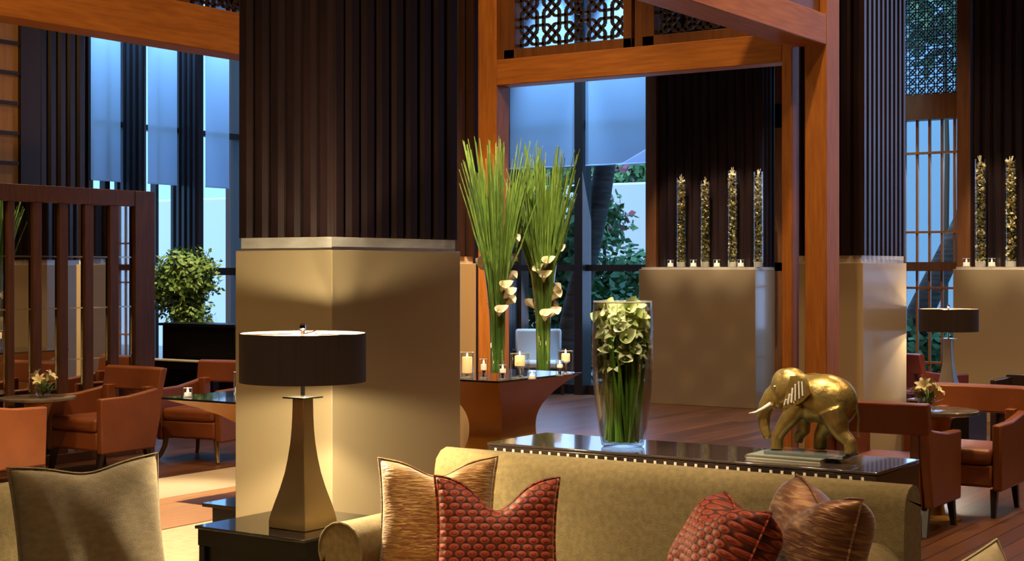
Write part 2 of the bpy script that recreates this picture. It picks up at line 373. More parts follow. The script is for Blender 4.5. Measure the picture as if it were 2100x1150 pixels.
# ---------------------------------------------------------------- far (north) wall: piers and windows
YW = 16.45
piers = [(-8.80, -7.28), (-5.0, -3.5), (-.9, 1.3)]
lab = ['dark slatted far pier on a wide cream plinth carrying four flower tubes',
       'far pier of dark slats with cream plinth at the right edge, behind the second lamp',
       'far pier of dark slats reflected in the mirror screen']
for (a, b), l in zip(piers, lab):
    t = thing('wall_pier', l, 'pier', ((a+b)/2, 16.2, 0)); T = Matrix.Translation((-(a+b)/2, -16.2, 0))
    MB(T).box(a, 15.83, 0, b, 16.62, 1.60).build('plinth', M['cream'], t, bevel=.004)
    MB(T).box(a+.02, 15.86, 1.60, b-.02, 16.62, 1.625).build('ledge_cap', M['band'], t)
    slatted(MB(T), a+.12, 16.08, 1.625, b-.04, 16.62, CEIL-.01, 'SE').build('slatted_cladding', M['slat'], t)
    MB(T).box(a-.03, 16.05, 1.625, a+.115, 16.62, CEIL-.01).build('corner_post', M['brown'], t)
def wallbox(n, *b): struct(n, MB().box(*b), M['wallw'])
wallbox('wall_north', -14.8, 16.62, 0, -11.02, 16.8, CEIL)
wallbox('wall_northeast', 1.3, 16.62, 0, 8, 16.8, CEIL)
# window 1 (plain with blinds)
xa, xb, xm = on_y(1048, YW), -8.86, on_y(1193, YW)
f = MB(); z1 = zat(549, 18.4)
f.box(xa-.3, YW-.05, 0, xa, YW+.2, CEIL).box(xb-.05, YW-.05, 0, xb+.3, YW+.2, CEIL)
f.box(xm-.05, YW-.10, 0, xm+.07, YW+.12, CEIL)
f.box(xa, YW, 0, xb, YW+.1, .12).box(xa, YW, z1-.04, xb, YW+.08, z1+.04).box(xa, YW+.02, 3.38, xb, YW+.1, 3.50).box(xa, YW, CEIL-.2, xb, YW+.1, CEIL)
win1 = struct('window_1', f, M['darkframe'])
for i, (a, b) in enumerate(((xa, xm-.05), (xm+.07, xb-.05))):
    MB().box(a, YW+.04, .12, b, YW+.052, CEIL-.2).build('window_pane', M['pane'], win1)
    m = MB(); m.box(a+.01, YW-.04, 2.93 if i else 2.90, b-.01, YW-.036, CEIL-.3); m.tube([(a+.01, YW-.038, 2.92), (b-.01, YW-.038, 2.92)], .012, 6)
    tag(m.build('roller_blind', M['blind']), 'pale blue roller blind on the %s half of the far window seen through the portal' % ('right' if i else 'left'), 'blind')
def lattice(x0, z0, x1, z1, y, p, th, dth=.03, axis='y'):
    mb = MB(); Ro = p*.92
    def bar(a, b):
        dx, dz = b[0]-a[0], b[1]-a[1]; L = math.hypot(dx, dz); nx, nz = -dz/L*th/2, dx/L*th/2
        q = [(a[0]+nx, a[1]+nz), (b[0]+nx, b[1]+nz), (b[0]-nx, b[1]-nz), (a[0]-nx, a[1]-nz)]
        if axis == 'y': mb.prism_y(q, y, y+dth)
        else: mb.prism_x(q, y, y+dth)
    ni = int((x1-x0)/p)+2; nj = int((z1-z0)/p)+2
    for i in range(ni):
        for j in range(nj):
            cx, cz = x0 + i*p, z0 + j*p
            pts = [(cx+Ro*math.cos(R(22.5+45*k)), cz+Ro*math.sin(R(22.5+45*k))) for k in range(8)]
            for k in range(8):
                a, b = pts[k], pts[(k+1) % 8]
                mid = ((a[0]+b[0])/2, (a[1]+b[1])/2)
                if x0 <= mid[0] <= x1 and z0 <= mid[1] <= z1:
                    cl = lambda q: (min(max(q[0], x0), x1), min(max(q[1], z0), z1))
                    a2, b2 = cl(a), cl(b)
                    if math.hypot(a2[0]-b2[0], a2[1]-b2[1]) > .01: bar(a2, b2)
    return mb
# windows 2 and 3: timber bars and lattice above
def barwin(n, a, b):
    f = MB(); q = .10
    f.box(a, YW-.08, 0, a+q, YW+.1, CEIL).box(b-q, YW-.08, 0, b, YW+.1, CEIL)
    f.box(a, YW-.08, 3.26, b, YW+.1, 3.54).box(a, YW-.08, 1.58, b, YW+.1, 1.68).box(a, YW-.08, 0, b, YW+.1, .15).box(a, YW-.08, 5.6, b, YW+.1, CEIL)
    o = struct('window_%d' % n, f, M['brown'])
    g = MB(); k = a+q+.03
    while k < b-q:
        g.box(k, YW-.02, .15, k+.024, YW+.02, 3.26); k += .14
    for z in (2.88, 2.0, 1.38, .55): g.box(a+q, YW-.03, z, b-q, YW+.02, z+.025)
    g.build('glazing_bar_grid', M['teak'], o)
    lattice(a+q, 3.54, b-q, 5.6, YW, .105, .010).build('lattice_panel', M['darkframe'], o)
    MB().box(a+q, YW+.05, .15, b-q, YW+.056, 5.6).build('window_pane', M['pane'], o)
barwin(2, -7.28, -5.02); barwin(3, -3.5, -.93)

# ---------------------------------------------------------------- west window wall
XW = -14.6
zt = 3.41
edges = [(183, 240), (300, 356), (418, 463)]
Ys = [(on_x(a, XW), on_x(b, XW)) for a, b in edges]
gaps = []
struct('wall_west', MB().box(-14.85, -6.2, 0, -14.6, Ys[0][0]-.05, CEIL), M['wallw'])
struct('wall_northwest', MB().box(-14.85, Ys[2][1]+.25, 0, -14.6, 16.7, CEIL), M['wallw'])
f = MB()
f.box(XW-.1, Ys[0][0]-.05, 0, XW+.05, Ys[0][0]+.02, CEIL)
f.box(XW-.1, Ys[0][0], zt-.035, XW+.05, Ys[2][1]+.2, zt+.035).box(XW-.05, Ys[0][0], 1.52, XW+.03, Ys[2][1]+.2, 1.62).box(XW-.1, Ys[0][0], 0, XW+.05, Ys[2][1]+.2, .15).box(XW-.1, Ys[0][0], 5.2, XW+.05, Ys[2][1]+.2, CEIL)
f.box(XW-.1, Ys[2][1]+.2, 0, XW+.4, Ys[2][1]+.4, CEIL)
for p, w in ((216, .08), (318, .05)):
    y = on_x(p, XW); f.box(XW-.06, y-w/2, 0, XW+.04, y+w/2, CEIL)
wl = struct('window_4', f, M['darkframe'])
MB().box(XW-.04, Ys[0][0], .15, XW-.03, Ys[2][1]+.2, 5.2).build('window_pane', M['pane'], wl)
for k, (ca, cb, fx) in enumerate(((240, 300, -14.15), (356, 418, -14.2))):
    y0 = on_x(ca, XW)+.02; y0f = on_x(ca+28 if k == 0 else ca+40, fx); y1 = on_x(cb+2, fx)
    t = thing('window_pier', 'dark timber pier between the tall left windows, %s' % ('nearer, rising behind the mirror screen corner' if k == 0 else 'farther, rising behind the leafy plant'), 'pier')
    slatted(MB(), XW-.1, y0, 0, fx, y1, CEIL-.01, 'SE', .02).build('slatted_cladding', M['slat'], t)
for k, (a, b) in enumerate(Ys):
    m = MB().box(XW+.06, a-.03, 2.70, XW+.064, b, 5.3 if k else 5.0); m.box(XW+.055, a-.03, 2.69, XW+.07, b, 2.71)
    tag(m.build('roller_blind', M['blind']), ('pale blue roller blind in the leftmost tall window above the mirror screen', 'pale blue roller blind in the tall window between the two dark piers', 'pale blue roller blind in the tall window just left of the central column')[k], 'blind')

# ---------------------------------------------------------------- timber portal (posts, beams, lattice)
YP = 10.7
def beam(name, label, cat, mb, m): return tag(mb.build(name, m, bevel=.006), label, cat)
xl0, xl1 = on_y(980, YP), on_y(1018, YP)
beam('timber_post', 'orange timber post at the left of the portal, behind the tall grass vases', 'post', MB().box(xl0, YP, 0, xl1, YP+.2, CEIL-.01), M['teak'])
xr0, xr1 = on_y(1603, YP), on_y(1624, YP)
beam('timber_post', 'slim orange timber post carrying the right end of the portal beam', 'post', MB().box(xr0, YP, 0, xr1, YP+.14, 4.6), M['teak'])
xb0, xb1 = on_y(1650, YP), on_y(1695, YP)
beam('timber_post', 'thick orange timber post right of the portal, behind the golden elephant', 'post', MB().box(xb0, YP, 0, xb1, YP+.26, CEIL-.01), M['teak'])
zb0, zb1 = zat(176, 13.0), zat(123, 13.0)
beam('timber_beam', 'orange timber beam across the top of the portal, under the lattice panels', 'beam', MB().box(xl1, YP, zb0, xr0, YP+.2, zb1), M['teak_h'])
beam('timber_beam', 'upper timber rail above the lattice panels of the portal', 'beam', MB().box(xl1, YP+.02, 4.3, xr0, YP+.2, 4.6), M['teak_h'])
lt = thing('lattice_screen', 'dark fretwork lattice panels in an orange frame above the portal beam', 'lattice screen', (0, 0, 0))
fr = MB(); g0 = on_y(1028, YP); mids = [on_y(1030, YP), on_y(1290, YP), on_y(1308, YP), xr0]
fr.box(xl1, YP+.07, zb1, xl1+.05, YP+.17, 4.3)
segs = [(xl1+.05, on_y(1290, YP)), (on_y(1312, YP), xr0)]
for a, b in segs:
    fr.box(a, YP+.04, zb1, b, YP+.16, zb1+.085).box(a, YP+.04, 4.22, b, YP+.16, 4.3).box(a, YP+.04, zb1, a+.11, YP+.16, 4.3).box(b-.08, YP+.04, zb1, b, YP+.16, 4.3)
fr.box(segs[0][1], YP+.09, zb1, segs[1][0], YP+.15, 4.3)
fr.build('lattice_frame', M['brown'], lt, bevel=.005)
for a, b in segs: lattice(a+.11, zb1+.085, b-.08, 4.22, YP+.09, .225, .022, .03).build('lattice_panel', M['darkframe'], lt)
beam('timber_beam', 'deep timber beam running overhead from the thick orange post towards the viewer at top right', 'beam', MB().box(xr1-.0, 6.5, 3.29, xb1, YP-.001, 3.52), M['teak_y'])
beam('timber_fascia', 'dark brown fascia board above the overhead beam at top right', 'fascia', MB().box(xr1+.06, 6.5, 3.522, xb1-.05, YP-.001, 4.2), M['brown'])
beam('timber_beam', 'deep orange timber beam crossing overhead at top left, ending behind the central column', 'beam', MB().box(-8.55, 3.5, 3.27, -8.3, 9.67, 3.60), M['teak_y'])
lt2 = thing('lattice_screen', 'lattice panel above the beam at top left beside the central column', 'lattice screen')
MB().box(-8.5, 8.0, 3.6, -8.36, 8.07, 4.4).box(-8.5, 3.5, 4.4, -8.36, 9.67, 4.5).box(-8.48, 3.5, 3.6, -8.38, 7.0, 4.4).build('lattice_frame', M['brown'], lt2)
lattice(7.0, 3.62, 9.66, 4.4, -8.44, .225, .017, .03, 'x').build('lattice_panel', M['darkframe'], lt2)

# ---------------------------------------------------------------- mirror screen at left
XM = -10.0
ms = thing('mirror_screen', 'low brown timber screen with tall narrow mirror panes at left', 'mirror screen', (XM, 8, 0)); T = Matrix.Translation((-XM, -8, 0))
st = [(-60,-45), (12,26), (64,82), (118,136), (171,188), (222,240)]
ye = on_x(312, XM); ys = on_x(272, XM); ya = 6.3
ztop = zat(393, 13.2); zpan = zat(425, 13.2)
m = MB(T)
m.box(XM-.04, ya, zpan, XM+.03, ye, ztop).box(XM-.04, ya, 0, XM+.03, ye, .08).box(XM-.05, ys, 0, XM+.035, ye, ztop-.001)
for a, b in st: m.box(XM-.03, on_x(a, XM), .08, XM+.025, on_x(b, XM), zpan)
m.build('timber_frame', M['brown'], ms, bevel=.004)
ed = [ya] + [on_x(v, XM) for p in st for v in p] + [ys]
for a, b in zip(ed[0::2], ed[1::2]):
    MB(T).box(XM-.012, a, .08, XM-.006, b, zpan).build('mirror_pane', M['mirror'], ms)
    g = MB(T)
    for z in (zat(528, 13.4), zat(626, 13.4), zat(724, 13.4)): g.box(XM-.006, a, z-.006, XM+.006, b, z+.006)
    g.box(XM-.006, a, .08, XM+.004, a+.012, zpan).box(XM-.006, b-.012, .08, XM+.004, b, zpan)
    g.build('metal_bead', M['chrome'], ms)
# amber gridded panel behind its left end
xg = -10.9
ap = thing('gridded_panel', 'amber wood panel with dark horizontal bars at the left edge', 'panel')
MB().box(xg-.06, 6.2, 0, xg-.02, on_x(40, xg), 3.9).build('amber_sheet', M['amber'], ap)
m = MB()
for z in range(0, 15): m.box(xg-.02, 6.2, .15+z*.262, xg+.01, on_x(40, xg), .18+z*.262)
m.box(xg-.08, on_x(40, xg), 0, xg+.02, on_x(80, xg), 3.9)
m.build('dark_bar_grid', M['darkframe'], ap)
# ---------------------------------------------------------------- furniture builders
def lamp(label, loc, steel=False):
    t = thing('table_lamp', label, 'lamp', loc); bm = M['lampbase2'] if steel else M['lampbase']
    W0 = .098
    prof = [(W0,0),(W0,.03),(.092,.06),(.082,.10),(.066,.16),(.053,.22),(.044,.28),(.037,.34),(.033,.40),(.031,.46),(.030,.525)]
    MB().sqloft(prof).build('lamp_base', bm, t, bevel=.003)
    MB().box(-.058,-.058,.525,.058,.058,.531).build('cap_plate', M['chrome'], t)
    MB().tube([(0,0,.53),(0,0,.80)], .009, 10).lathe([(.006,.80),(.014,.808),(.012,.822),(.003,.83)], 12).build('pole', M['chrome'], t)
    r = .257
    MB().lathe([(r,.592),(r,.79)], 64, cap=False).lathe([(r-.004,.79),(r-.004,.592)], 64, cap=False).lathe([(r,.79),(r-.004,.79)], 64, cap=False).lathe([(r,.592),(r-.004,.592)], 64, cap=False).build('lamp_shade', M['shade'], t, smooth=40)
    MB().lathe([(r-.0045,.592),(r-.0045,.789)], 64, cap=False).build('shade_lining', M['shade_in'], t, smooth=40)
    MB().tube([(0,0,.787),(r-.006,0,.787)], .003, 6).tube([(0,0,.787),(-(r-.006)/2,(r-.006)*.866,.787)], .003, 6).tube([(0,0,.787),(-(r-.006)/2,-(r-.006)*.866,.787)], .003, 6).build('shade_spider', M['chrome'], t)
    MB().lathe([(.03,.778),(r-.006,.783),(r-.006,.786),(.03,.781)], 48, cap=False).build('diffuser_disc', M['diffuser_t'], t, smooth=40)
    for s in (-1, 1): MB().ell((s*.05,0,.695+s*.035), (.022,.022,.03), 12, 8).build('light_bulb', M['bulb'], t, smooth=180)
    return t
def translucent_disc():
    m = bpy.data.materials.new('frosted_disc'); m.use_nodes = True; N, L = m.node_tree.nodes, m.node_tree.links
    N.remove(N['Principled BSDF']); out = N['Material Output']
    d = N.new('ShaderNodeBsdfTranslucent'); d.inputs[0].default_value = (.45,.25,.20,1)
    t = N.new('ShaderNodeBsdfTransparent'); mx = N.new('ShaderNodeMixShader'); mx.inputs[0].default_value = .85
    L.new(d.outputs[0], mx.inputs[1]); L.new(t.outputs[0], mx.inputs[2]); L.new(mx.outputs[0], out.inputs[0]); return m
M['diffuser_t'] = translucent_disc()

def club_chair(label, mm, group, legm='legwood', sabre=False):
    t = thing('club_chair', label, 'chair', (0,0,0), 0, group); L = M[mm]
    b = MB().box(-.265,-.29,.19,.265,.24,.34); b.build('seat_base', L, t, bevel=.02)
    MB().box(-.262,-.305,.335,.262,.24,.44).build('seat_cushion', L, t, bevel=.035, bseg=3)
    for s in (-1, 1):
        x0, x1 = (.265, .325) if s > 0 else (-.325, -.265)
        MB().prism_x([(-.29,.17),(.255,.17),(.32,.44),(.345,.66),(.20,.635),(-.02,.605),(-.30,.60)], x0, x1).build('arm', L, t, bevel=.014)
    # back band, gently curved and flared
    rings = []
    for i in range(9):
        u = -1 + i/4; x = u*.325; y = .335 - .03*(abs(u)**3)
        rings.append([(x, y-.03, .625), (x, y+.03, .615), (x*1.02, y+.075, .80), (x*1.02, y+.035, .81), (x*1.02, y, .795)])
    MB().loft(rings).build('backrest', L, t, smooth=50, bevel=.008)
    MB().box(-.265,.22,.17,-.20,.31,.66).box(.20,.22,.17,.265,.31,.66).box(-.265,.2,.17,.265,.27,.42).build('back_frame', L, t, bevel=.008)
    for sx in (-1, 1):
        for sy in (-1, 1):
            y = -.25 if sy < 0 else .21
            if sabre:
                pts = [(sx*.25, y, .2), (sx*.262, y+sy*.004, .12), (sx*.285, y+sy*.03, .05), (sx*.31, y+sy*.055, 0)]
                MB().tube(pts, [.026,.022,.019,.016], 8).build('leg', M[legm], t, smooth=60)
            else:
                MB().loft([[(sx*.27-.022+q[0]*.044, y+q[1]*.05-.025, .18) for q in ((0,0),(1,0),(1,1),(0,1))],
                           [(sx*.275-.014+q[0]*.028, y+sy*.04+q[1]*.03-.015, 0) for q in ((0,0),(1,0),(1,1),(0,1))]]).build('leg', M[legm], t)
    return t
def round_table(label, loc, r, h, top, group=None):
    t = thing('round_table', label, 'table', loc, 0, group)
    MB().lathe([(r-.03,h-.03),(r,h-.022),(r,h-.003),(r-.004,h)], 48).build('table_top', M[top], t, smooth=40)
    MB().lathe([(.16,0),(.16,.012),(.06,.03),(.045,.12),(.05,h*.6),(.10,h-.06),(.16,h-.03)], 24).build('pedestal', M['gold_paint'] if top == 'stone' else M['legwood'], t, smooth=40)
    return t
def lily(mb_pet, c, s, dirv, seed):
    rnd = random.Random(seed); q = Vector(dirv).to_track_quat('Z', 'Y').to_matrix()
    for k in range(6):
        a = k*math.pi/3 + rnd.uniform(-.2,.2); rows = []
        for i, (r, z, w) in enumerate(((.02,0,.10),(.22,.35,.24),(.55,.75,.28),(.92,.85,.16),(1.12,.72,.02))):
            cs_, sn_ = math.cos(a), math.sin(a); row = []
            for e in (-1, 0, 1):
                p = Vector((r*cs_ - e*w*sn_, r*sn_ + e*w*cs_, z - (0 if e else .05)))*s
                row.append(tuple(q @ p + Vector(c)))
            rows.append(row)
        mb_pet.loft(rows, cap=False, closed=False)
    return mb_pet
def bud_vase(label, loc, group, seed=1):
    t = thing('flower_vase', label, 'vase', loc, 0, group)
    MB().lathe([(.035,0),(.055,.02),(.06,.05),(.05,.085)], 20, cap=False).lathe([(.0,.004),(.035,.002)], 20, cap=False).build('vase_glass', M['glass'], t, smooth=60)
    rnd = random.Random(seed); lv = MB()
    for k in range(26):
        a = rnd.uniform(0, 6.28); r = rnd.uniform(.0,.05)
        p = Vector((r*math.cos(a), r*math.sin(a), rnd.uniform(.03,.10))); d = Vector((math.cos(a)*.7, math.sin(a)*.7, rnd.uniform(.1,1))).normalized()
        n = d.cross(Vector((0,0,1))).normalized()*.016
        lv.add([tuple(p), tuple(p+d*.035+n), tuple(p+d*.075), tuple(p+d*.035-n)], [(0,1,2,3)])
    for k in range(3): lv.tube([(0,0,.01),(.02*(k-1),.0,.14)], .004, 5)
    lv.build('leaves', M['leaf'], t)
    for k in range(4):
        a = k*1.7+seed
        lily(MB(), (.045*math.cos(a), .045*math.sin(a), .12+.03*(k % 2)), .055, (math.cos(a)*.8, math.sin(a)*.8, .8), seed+k).build('lily_bloom', M['petal_y'], t, smooth=60)
    return t
def cushion_mesh(w, h, t, chop=.0, k=.09, n=26):
    mb = MB(); 
    for side in (1, -1):
        rows = []
        for i in range(n+1):
            v = -1 + 2*i/n; row = []
            for j in range(n+1):
                u = -1 + 2*j/n
                x = w/2*u*(1-k*(1-v*v)); z = h/2*v*(1-k*(1-u*u))
                if v > 0: z -= chop*math.exp(-(u/.42)**2)*v**2
                th = t/2*max(0, (1-u**4)*(1-v**4))**.55
                th *= 1 + .06*math.sin(7*u+3*v)+.05*math.sin(5*v-4*u)
                if v > 0: th *= 1 - .5*(chop/.1)*math.exp(-(u/.25)**2)*v
                row.append((x, side*th, z))
            rows.append(row)
        mb.loft(rows, cap=False, closed=False)
    return mb
def cushion(name, label, m, w, h, t, c, yaw, lean, roll=0, chop=0, k=.09, group=None):
    o = cushion_mesh(w, h, t, chop, k).build(name, M[m], None, smooth=180)
    import bmesh
    b = bmesh.new(); b.from_mesh(o.data); bmesh.ops.remove_doubles(b, verts=b.verts, dist=.0005); bmesh.ops.recalc_face_normals(b, faces=b.faces); b.to_mesh(o.data); b.free()
    s = o.modifiers.new('subsurf', 'SUBSURF'); s.levels = 1; s.render_levels = 1
    o.rotation_mode = 'XYZ'
    o.matrix_world = Matrix.Translation(c) @ Matrix.Rotation(yaw, 4, 'Z') @ Matrix.Rotation(lean, 4, 'X') @ Matrix.Rotation(roll, 4, 'Y')
    # welt along the seam
    pts = []
    N = 40
    for e in range(4):
        for i in range(N):
            q = -1 + 2*i/N
            u, v = [(q,-1),(1,q),(-q,1),(-1,-q)][e]
            x = w/2*u*(1-k*(1-v*v)); z = h/2*v*(1-k*(1-u*u))
            if v > 0: z -= chop*math.exp(-(u/.42)**2)*v**2
            pts.append((x, 0, z))
    mb = MB(); n = len(pts); rings = []
    for i in range(n+1):
        p = Vector(pts[i % n]); tt = (Vector(pts[(i+1) % n]) - Vector(pts[(i-1) % n])).normalized(); a = Vector((0,1,0)); b2 = tt.cross(a).normalized()
        rings.append([tuple(p + .0045*(a*math.cos(g) + b2*math.sin(g))) for g in (0,1.57,3.14,4.71)])
    mb.loft(rings, cap=False).build('piping', M[m], o)
    return tag(o, label, 'cushion', group)
def sofa(label, name, x0, x1, yb, yf, zt_, za, arm_r, face=1, m='fabric', arms=True):
    """back plane at y=yb (rear), front at y=yf, faces -Y"""
    t = thing(name, label, 'sofa' if x1-x0 > 1.2 else 'armchair', ((x0+x1)/2, (yb+yf)/2, 0)); T = Matrix.Translation((-(x0+x1)/2, -(yb+yf)/2, 0))
    MB(T).box(x0+.05, yf+.03, .08, x1-.05, yb-.04, .27).build('sofa_base', M[m], t, bevel=.02)
    # back with rounded top
    prof = [(yb, .08), (yb-.0, zt_-.08)]
    for k in range(7): a = math.pi*k/6; prof.append((yb-.085+.085*math.cos(a), zt_-.085+.085*math.sin(a)))
    prof += [(yb-.20, .35), (yb-.20, .08)]
    mb = MB(T); mb.prism_x(prof, x0, x1)
    mb.build('backrest', M[m], t, bevel=.035, bseg=4, smooth=50)
    n = 2 if x1-x0 > 1.6 else 1; ax = arm_r*1.9
    for i in range(n):
        a = x0+ax + (x1-x0-2*ax)*i/n; b = x0+ax + (x1-x0-2*ax)*(i+1)/n
        MB(T).box(a+.004, yf, .27, b-.004, yb-.2, .40).build('seat_cushion', M[m], t, bevel=.035, bseg=3)
    if arms:
        for s, xx in ((-1, x0+arm_r), (1, x1-arm_r)):
            pr = [(xx-arm_r*.75*1, .08), (xx-arm_r*.75, za-arm_r*1.3)]
            for k in range(13): a = math.pi*(1.15 - 1.3*k/12); pr.append((xx+arm_r*math.cos(a), za-arm_r+arm_r*math.sin(a)))
            pr += [(xx+arm_r*.75, za-arm_r*1.3), (xx+arm_r*.75, .08)]
            ar = MB(T).prism_y(pr, yf, yb-.02).build('arm', M[m], t, smooth=40, bevel=.008)
            pts = [(p[0], yf-.002, p[1]) for p in pr[2:-2]]
            MB(T).tube(pts, .005, 6).build('piping', M[m], ar)
    for sx in (x0+.12, x1-.12):
        for sy in (yf+.08, yb-.1):
            MB(T).sqloft([(.018,0),(.026,.08)], (sx, sy, 0)).build('leg', M['legwood'], t)
    return t
def grass_vase(label, loc, h, seed, group):
    t = thing('flower_vase', label, 'vase', loc, 0, group); rnd = random.Random(seed)
    MB().lathe([(.06,0),(.062,.02),(.058,.06),(.055,.2),(.062,.45),(.085,.70),(.115,.94)], 32, cap=False).lathe([(.056,.94*0+.03),(.001,.03)], 24, cap=False).build('vase_glass', M['glass'], t, smooth=60)
    MB().lathe([(.055,.035),(.052,.2),(.056,.38),(.001,.381)], 24, cap=False).build('water', M['water'], t, smooth=60)
    g = MB()
    for k in range(105):
        a = rnd.uniform(0, 6.283); r0 = .042*math.sqrt(rnd.random()); lean = rnd.random()**.8
        top = (.30*lean)*(1 if rnd.random() < .9 else 1.35); H = h*rnd.uniform(.74, 1.0) - .06*lean
        pts = []
        for i in range(8):
            s = i/7; zz = .04 + (H-.04)*s
            rr = r0*(1-s*.3) + (.035*min(1, s*2.2)) * lean + top*max(0, s-.32)**1.35*1.6
            if zz < .94: rr = min(rr, .05 + (.055 if zz > .5 else .0)*(zz-.5)/.44 if zz > .5 else .05)
            aa = a + .25*math.sin(k)*s
            pts.append((rr*math.cos(aa), rr*math.sin(aa), zz))
        wd = rnd.uniform(.010, .017)
        g.tube(pts, [wd*(1-.75*(i/7)**3) for i in range(8)], 4)
    tag(g.build('reed_grass', M['grass'], t, smooth=60), kind='stuff')
    for k in range(15):
        a = rnd.uniform(0, 6.28); z = rnd.uniform(.45,1.0) if k else 1.05; r = .055+.07*max(0, z-.45)
        c = (r*math.cos(a), r*math.sin(a), z)
        b = calla(.07, c, (math.cos(a)*.8, math.sin(a)*.8, .8)).build('calla_bloom', M['petal_w'], t, smooth=60)
    return t
def calla(s, c, dirv, spin=0):
    q = Vector(dirv).to_track_quat('Z', 'Y').to_matrix() @ Matrix.Rotation(spin, 3, 'Z'); mb = MB(); rings = []
    for i, (r, z) in enumerate(((.08,-.6),(.16,-.1),(.26,.35),(.42,.75),(.62,.98))):
        ring = []
        for k in range(12):
            a = 2*math.pi*k/12; tip = max(0, math.cos(a))**3*.55*(i/4)**2
            ring.append(tuple(q @ Vector(((r+tip*.6)*math.cos(a)*s, r*math.sin(a)*s, (z+tip)*s)) + Vector(c)))
        rings.append(ring)
    mb.loft(rings, cap=False)
    mb.tube([tuple(q @ Vector((0,0,.0)) + Vector(c)), tuple(q @ Vector((0,0,.6*s)) + Vector(c))], .09*s, 6)
    return mb
def hurricane(label, loc, r, h, cr, ch, cz=.0, group=None, m='wax', name='candle_holder'):
    t = thing(name, label, 'candle holder', loc, 0, group)
    MB().lathe([(r*.92,0),(r,.01),(r,h)], 24, cap=False).lathe([(r*.92,.004),(.001,.004)], 24, cap=False).build('glass_cylinder', M['glass'], t, smooth=60)
    MB().lathe([(r-.003,h),(r,h+.002),(r+.002,h),(r,h-.003),(r-.003,h)], 24, cap=False).lathe([(.001,.001),(r,.001),(r,.010),(.001,.011)], 24, cap=False).build('glass_rim', M['rim'], t, smooth=60)
    if cz: MB().lathe([(r*.5,.005),(r*.45,.012),(.012,.02),(.012,cz-.015),(r*.5,cz)], 16).build('glass_stem', M['chrome'], t, smooth=50)
    cn = MB().lathe([(cr,.006+cz),(cr,cz+ch-.004),(cr*.9,cz+ch),(.001,cz+ch-.004)], 20).build('candle', M[m], t, smooth=50)
    MB().lathe([(.002,cz+ch-.003),(.007,cz+ch+.008),(.005,cz+ch+.02),(.001,cz+ch+.034)], 8).build('flame', M['flame'], cn, smooth=80)
    return t
def flower_tube(label, loc, h, r, seed, group):
    t = thing('flower_tube', label, 'flower tube', loc, 0, group); rnd = random.Random(seed)
    MB().lathe([(r,0),(r,h)], 20, cap=False).build('glass_cylinder', M['glass'], t, smooth=60)
    mb = MB(); mg = MB()
    for k in range(420):
        z = rnd.uniform(.07, h-.03); a = rnd.uniform(0, 6.28); rr = r*rnd.uniform(.35,.8)
        b = mg if rnd.random() < (.5 if z < h*.7 else .12) else mb
        s = rnd.uniform(.016,.028); d = Vector((rnd.uniform(-1,1), rnd.uniform(-1,1), rnd.uniform(-1,1))).normalized()
        c = Vector((rr*math.cos(a), rr*math.sin(a), z)); n = d.cross(Vector((.3,.2,.9))).normalized()
        b.add([tuple(c-d*s), tuple(c+n*s*.8), tuple(c+d*s), tuple(c-n*s*.8), tuple(c+d.cross(n)*s*.5)], [(0,1,4),(1,2,4),(2,3,4),(3,0,4)])
    for k in range(5): 
        a = rnd.uniform(0, 6.28); mb.tube([(0,0,h-.06),(.5*r*math.cos(a),.5*r*math.sin(a),h+rnd.uniform(0,.05))], .004, 4)
    mb.build('orchid_petals', M['petal_y'], t); mg.build('packed_leaves', M['tubeleaf'], t)
    MB().lathe([(.001,.0),(r*.9,.002),(r*.9,.06),(.001,.065)], 16, cap=False).build('glass_foot', M['frost'], t, smooth=60)
    return t
M['tubeleaf'] = noisy(mat('tube_leaf', (.12,.15,.03), .5), (.08,.12,.02), (.42,.38,.10), 12)
M['rim'] = mat('glass_rim', (.8,.85,.83), .08, Transmission_Weight=.6)
M['frost'] = mat('frosted_glass', (.7,.66,.58), .3)
# ---------------------------------------------------------------- foreground
def P(px, d): return at(px, d)
# side table with lamp
a0 = at(625, 5.82); S = .60; tx0, ty0 = a0[0]-S, a0[1]; tcx, tcy = a0[0]-S/2, a0[1]+S/2
st_ = thing('side_table', 'black side table with glossy glass top carrying the lit lamp', 'side table', (tcx, tcy, 0))
MB().box(-S/2,-S/2,.538,S/2,S/2,.55).build('glass_top', M['blackglass'], st_, bevel=.002)
MB().box(-S/2+.01,-S/2+.01,.47,S/2-.01,S/2-.01,.538).build('apron', M['black'], st_)
MB().box(-S/2+.03,-S/2+.03,.13,S/2-.03,S/2-.03,.47).build('cabinet_body', M['black'], st_)
for sx in (-1, 1):
    for sy in (-1, 1):
        MB().box(sx*(S/2-.045),sy*(S/2-.045),0,sx*(S/2-.012),sy*(S/2-.012),.47).build('leg', M['black'], st_, bevel=.003)
LX, LY = at(621, 6.13)
lamp('lit table lamp with dark drum shade on the black side table beside the central column', (LX, LY, .55))
point((LX, LY, .55+.742), LAMP1, (1,.80,.46), .02)
point((LX, LY, .55+.64), LAMP1, (1,.80,.46), .02)
# low black table behind
q = at(560, 8.4)
lb = thing('low_table', 'small low black table partly hidden behind the left side of the central column', 'table', (q[0], q[1], 0))
MB().box(-.3,-.25,.28,.3,.25,.30).build('table_top', M['blackglass'], lb); MB().box(-.26,-.21,0,.26,.21,.28).build('cabinet_body', M['black'], lb)

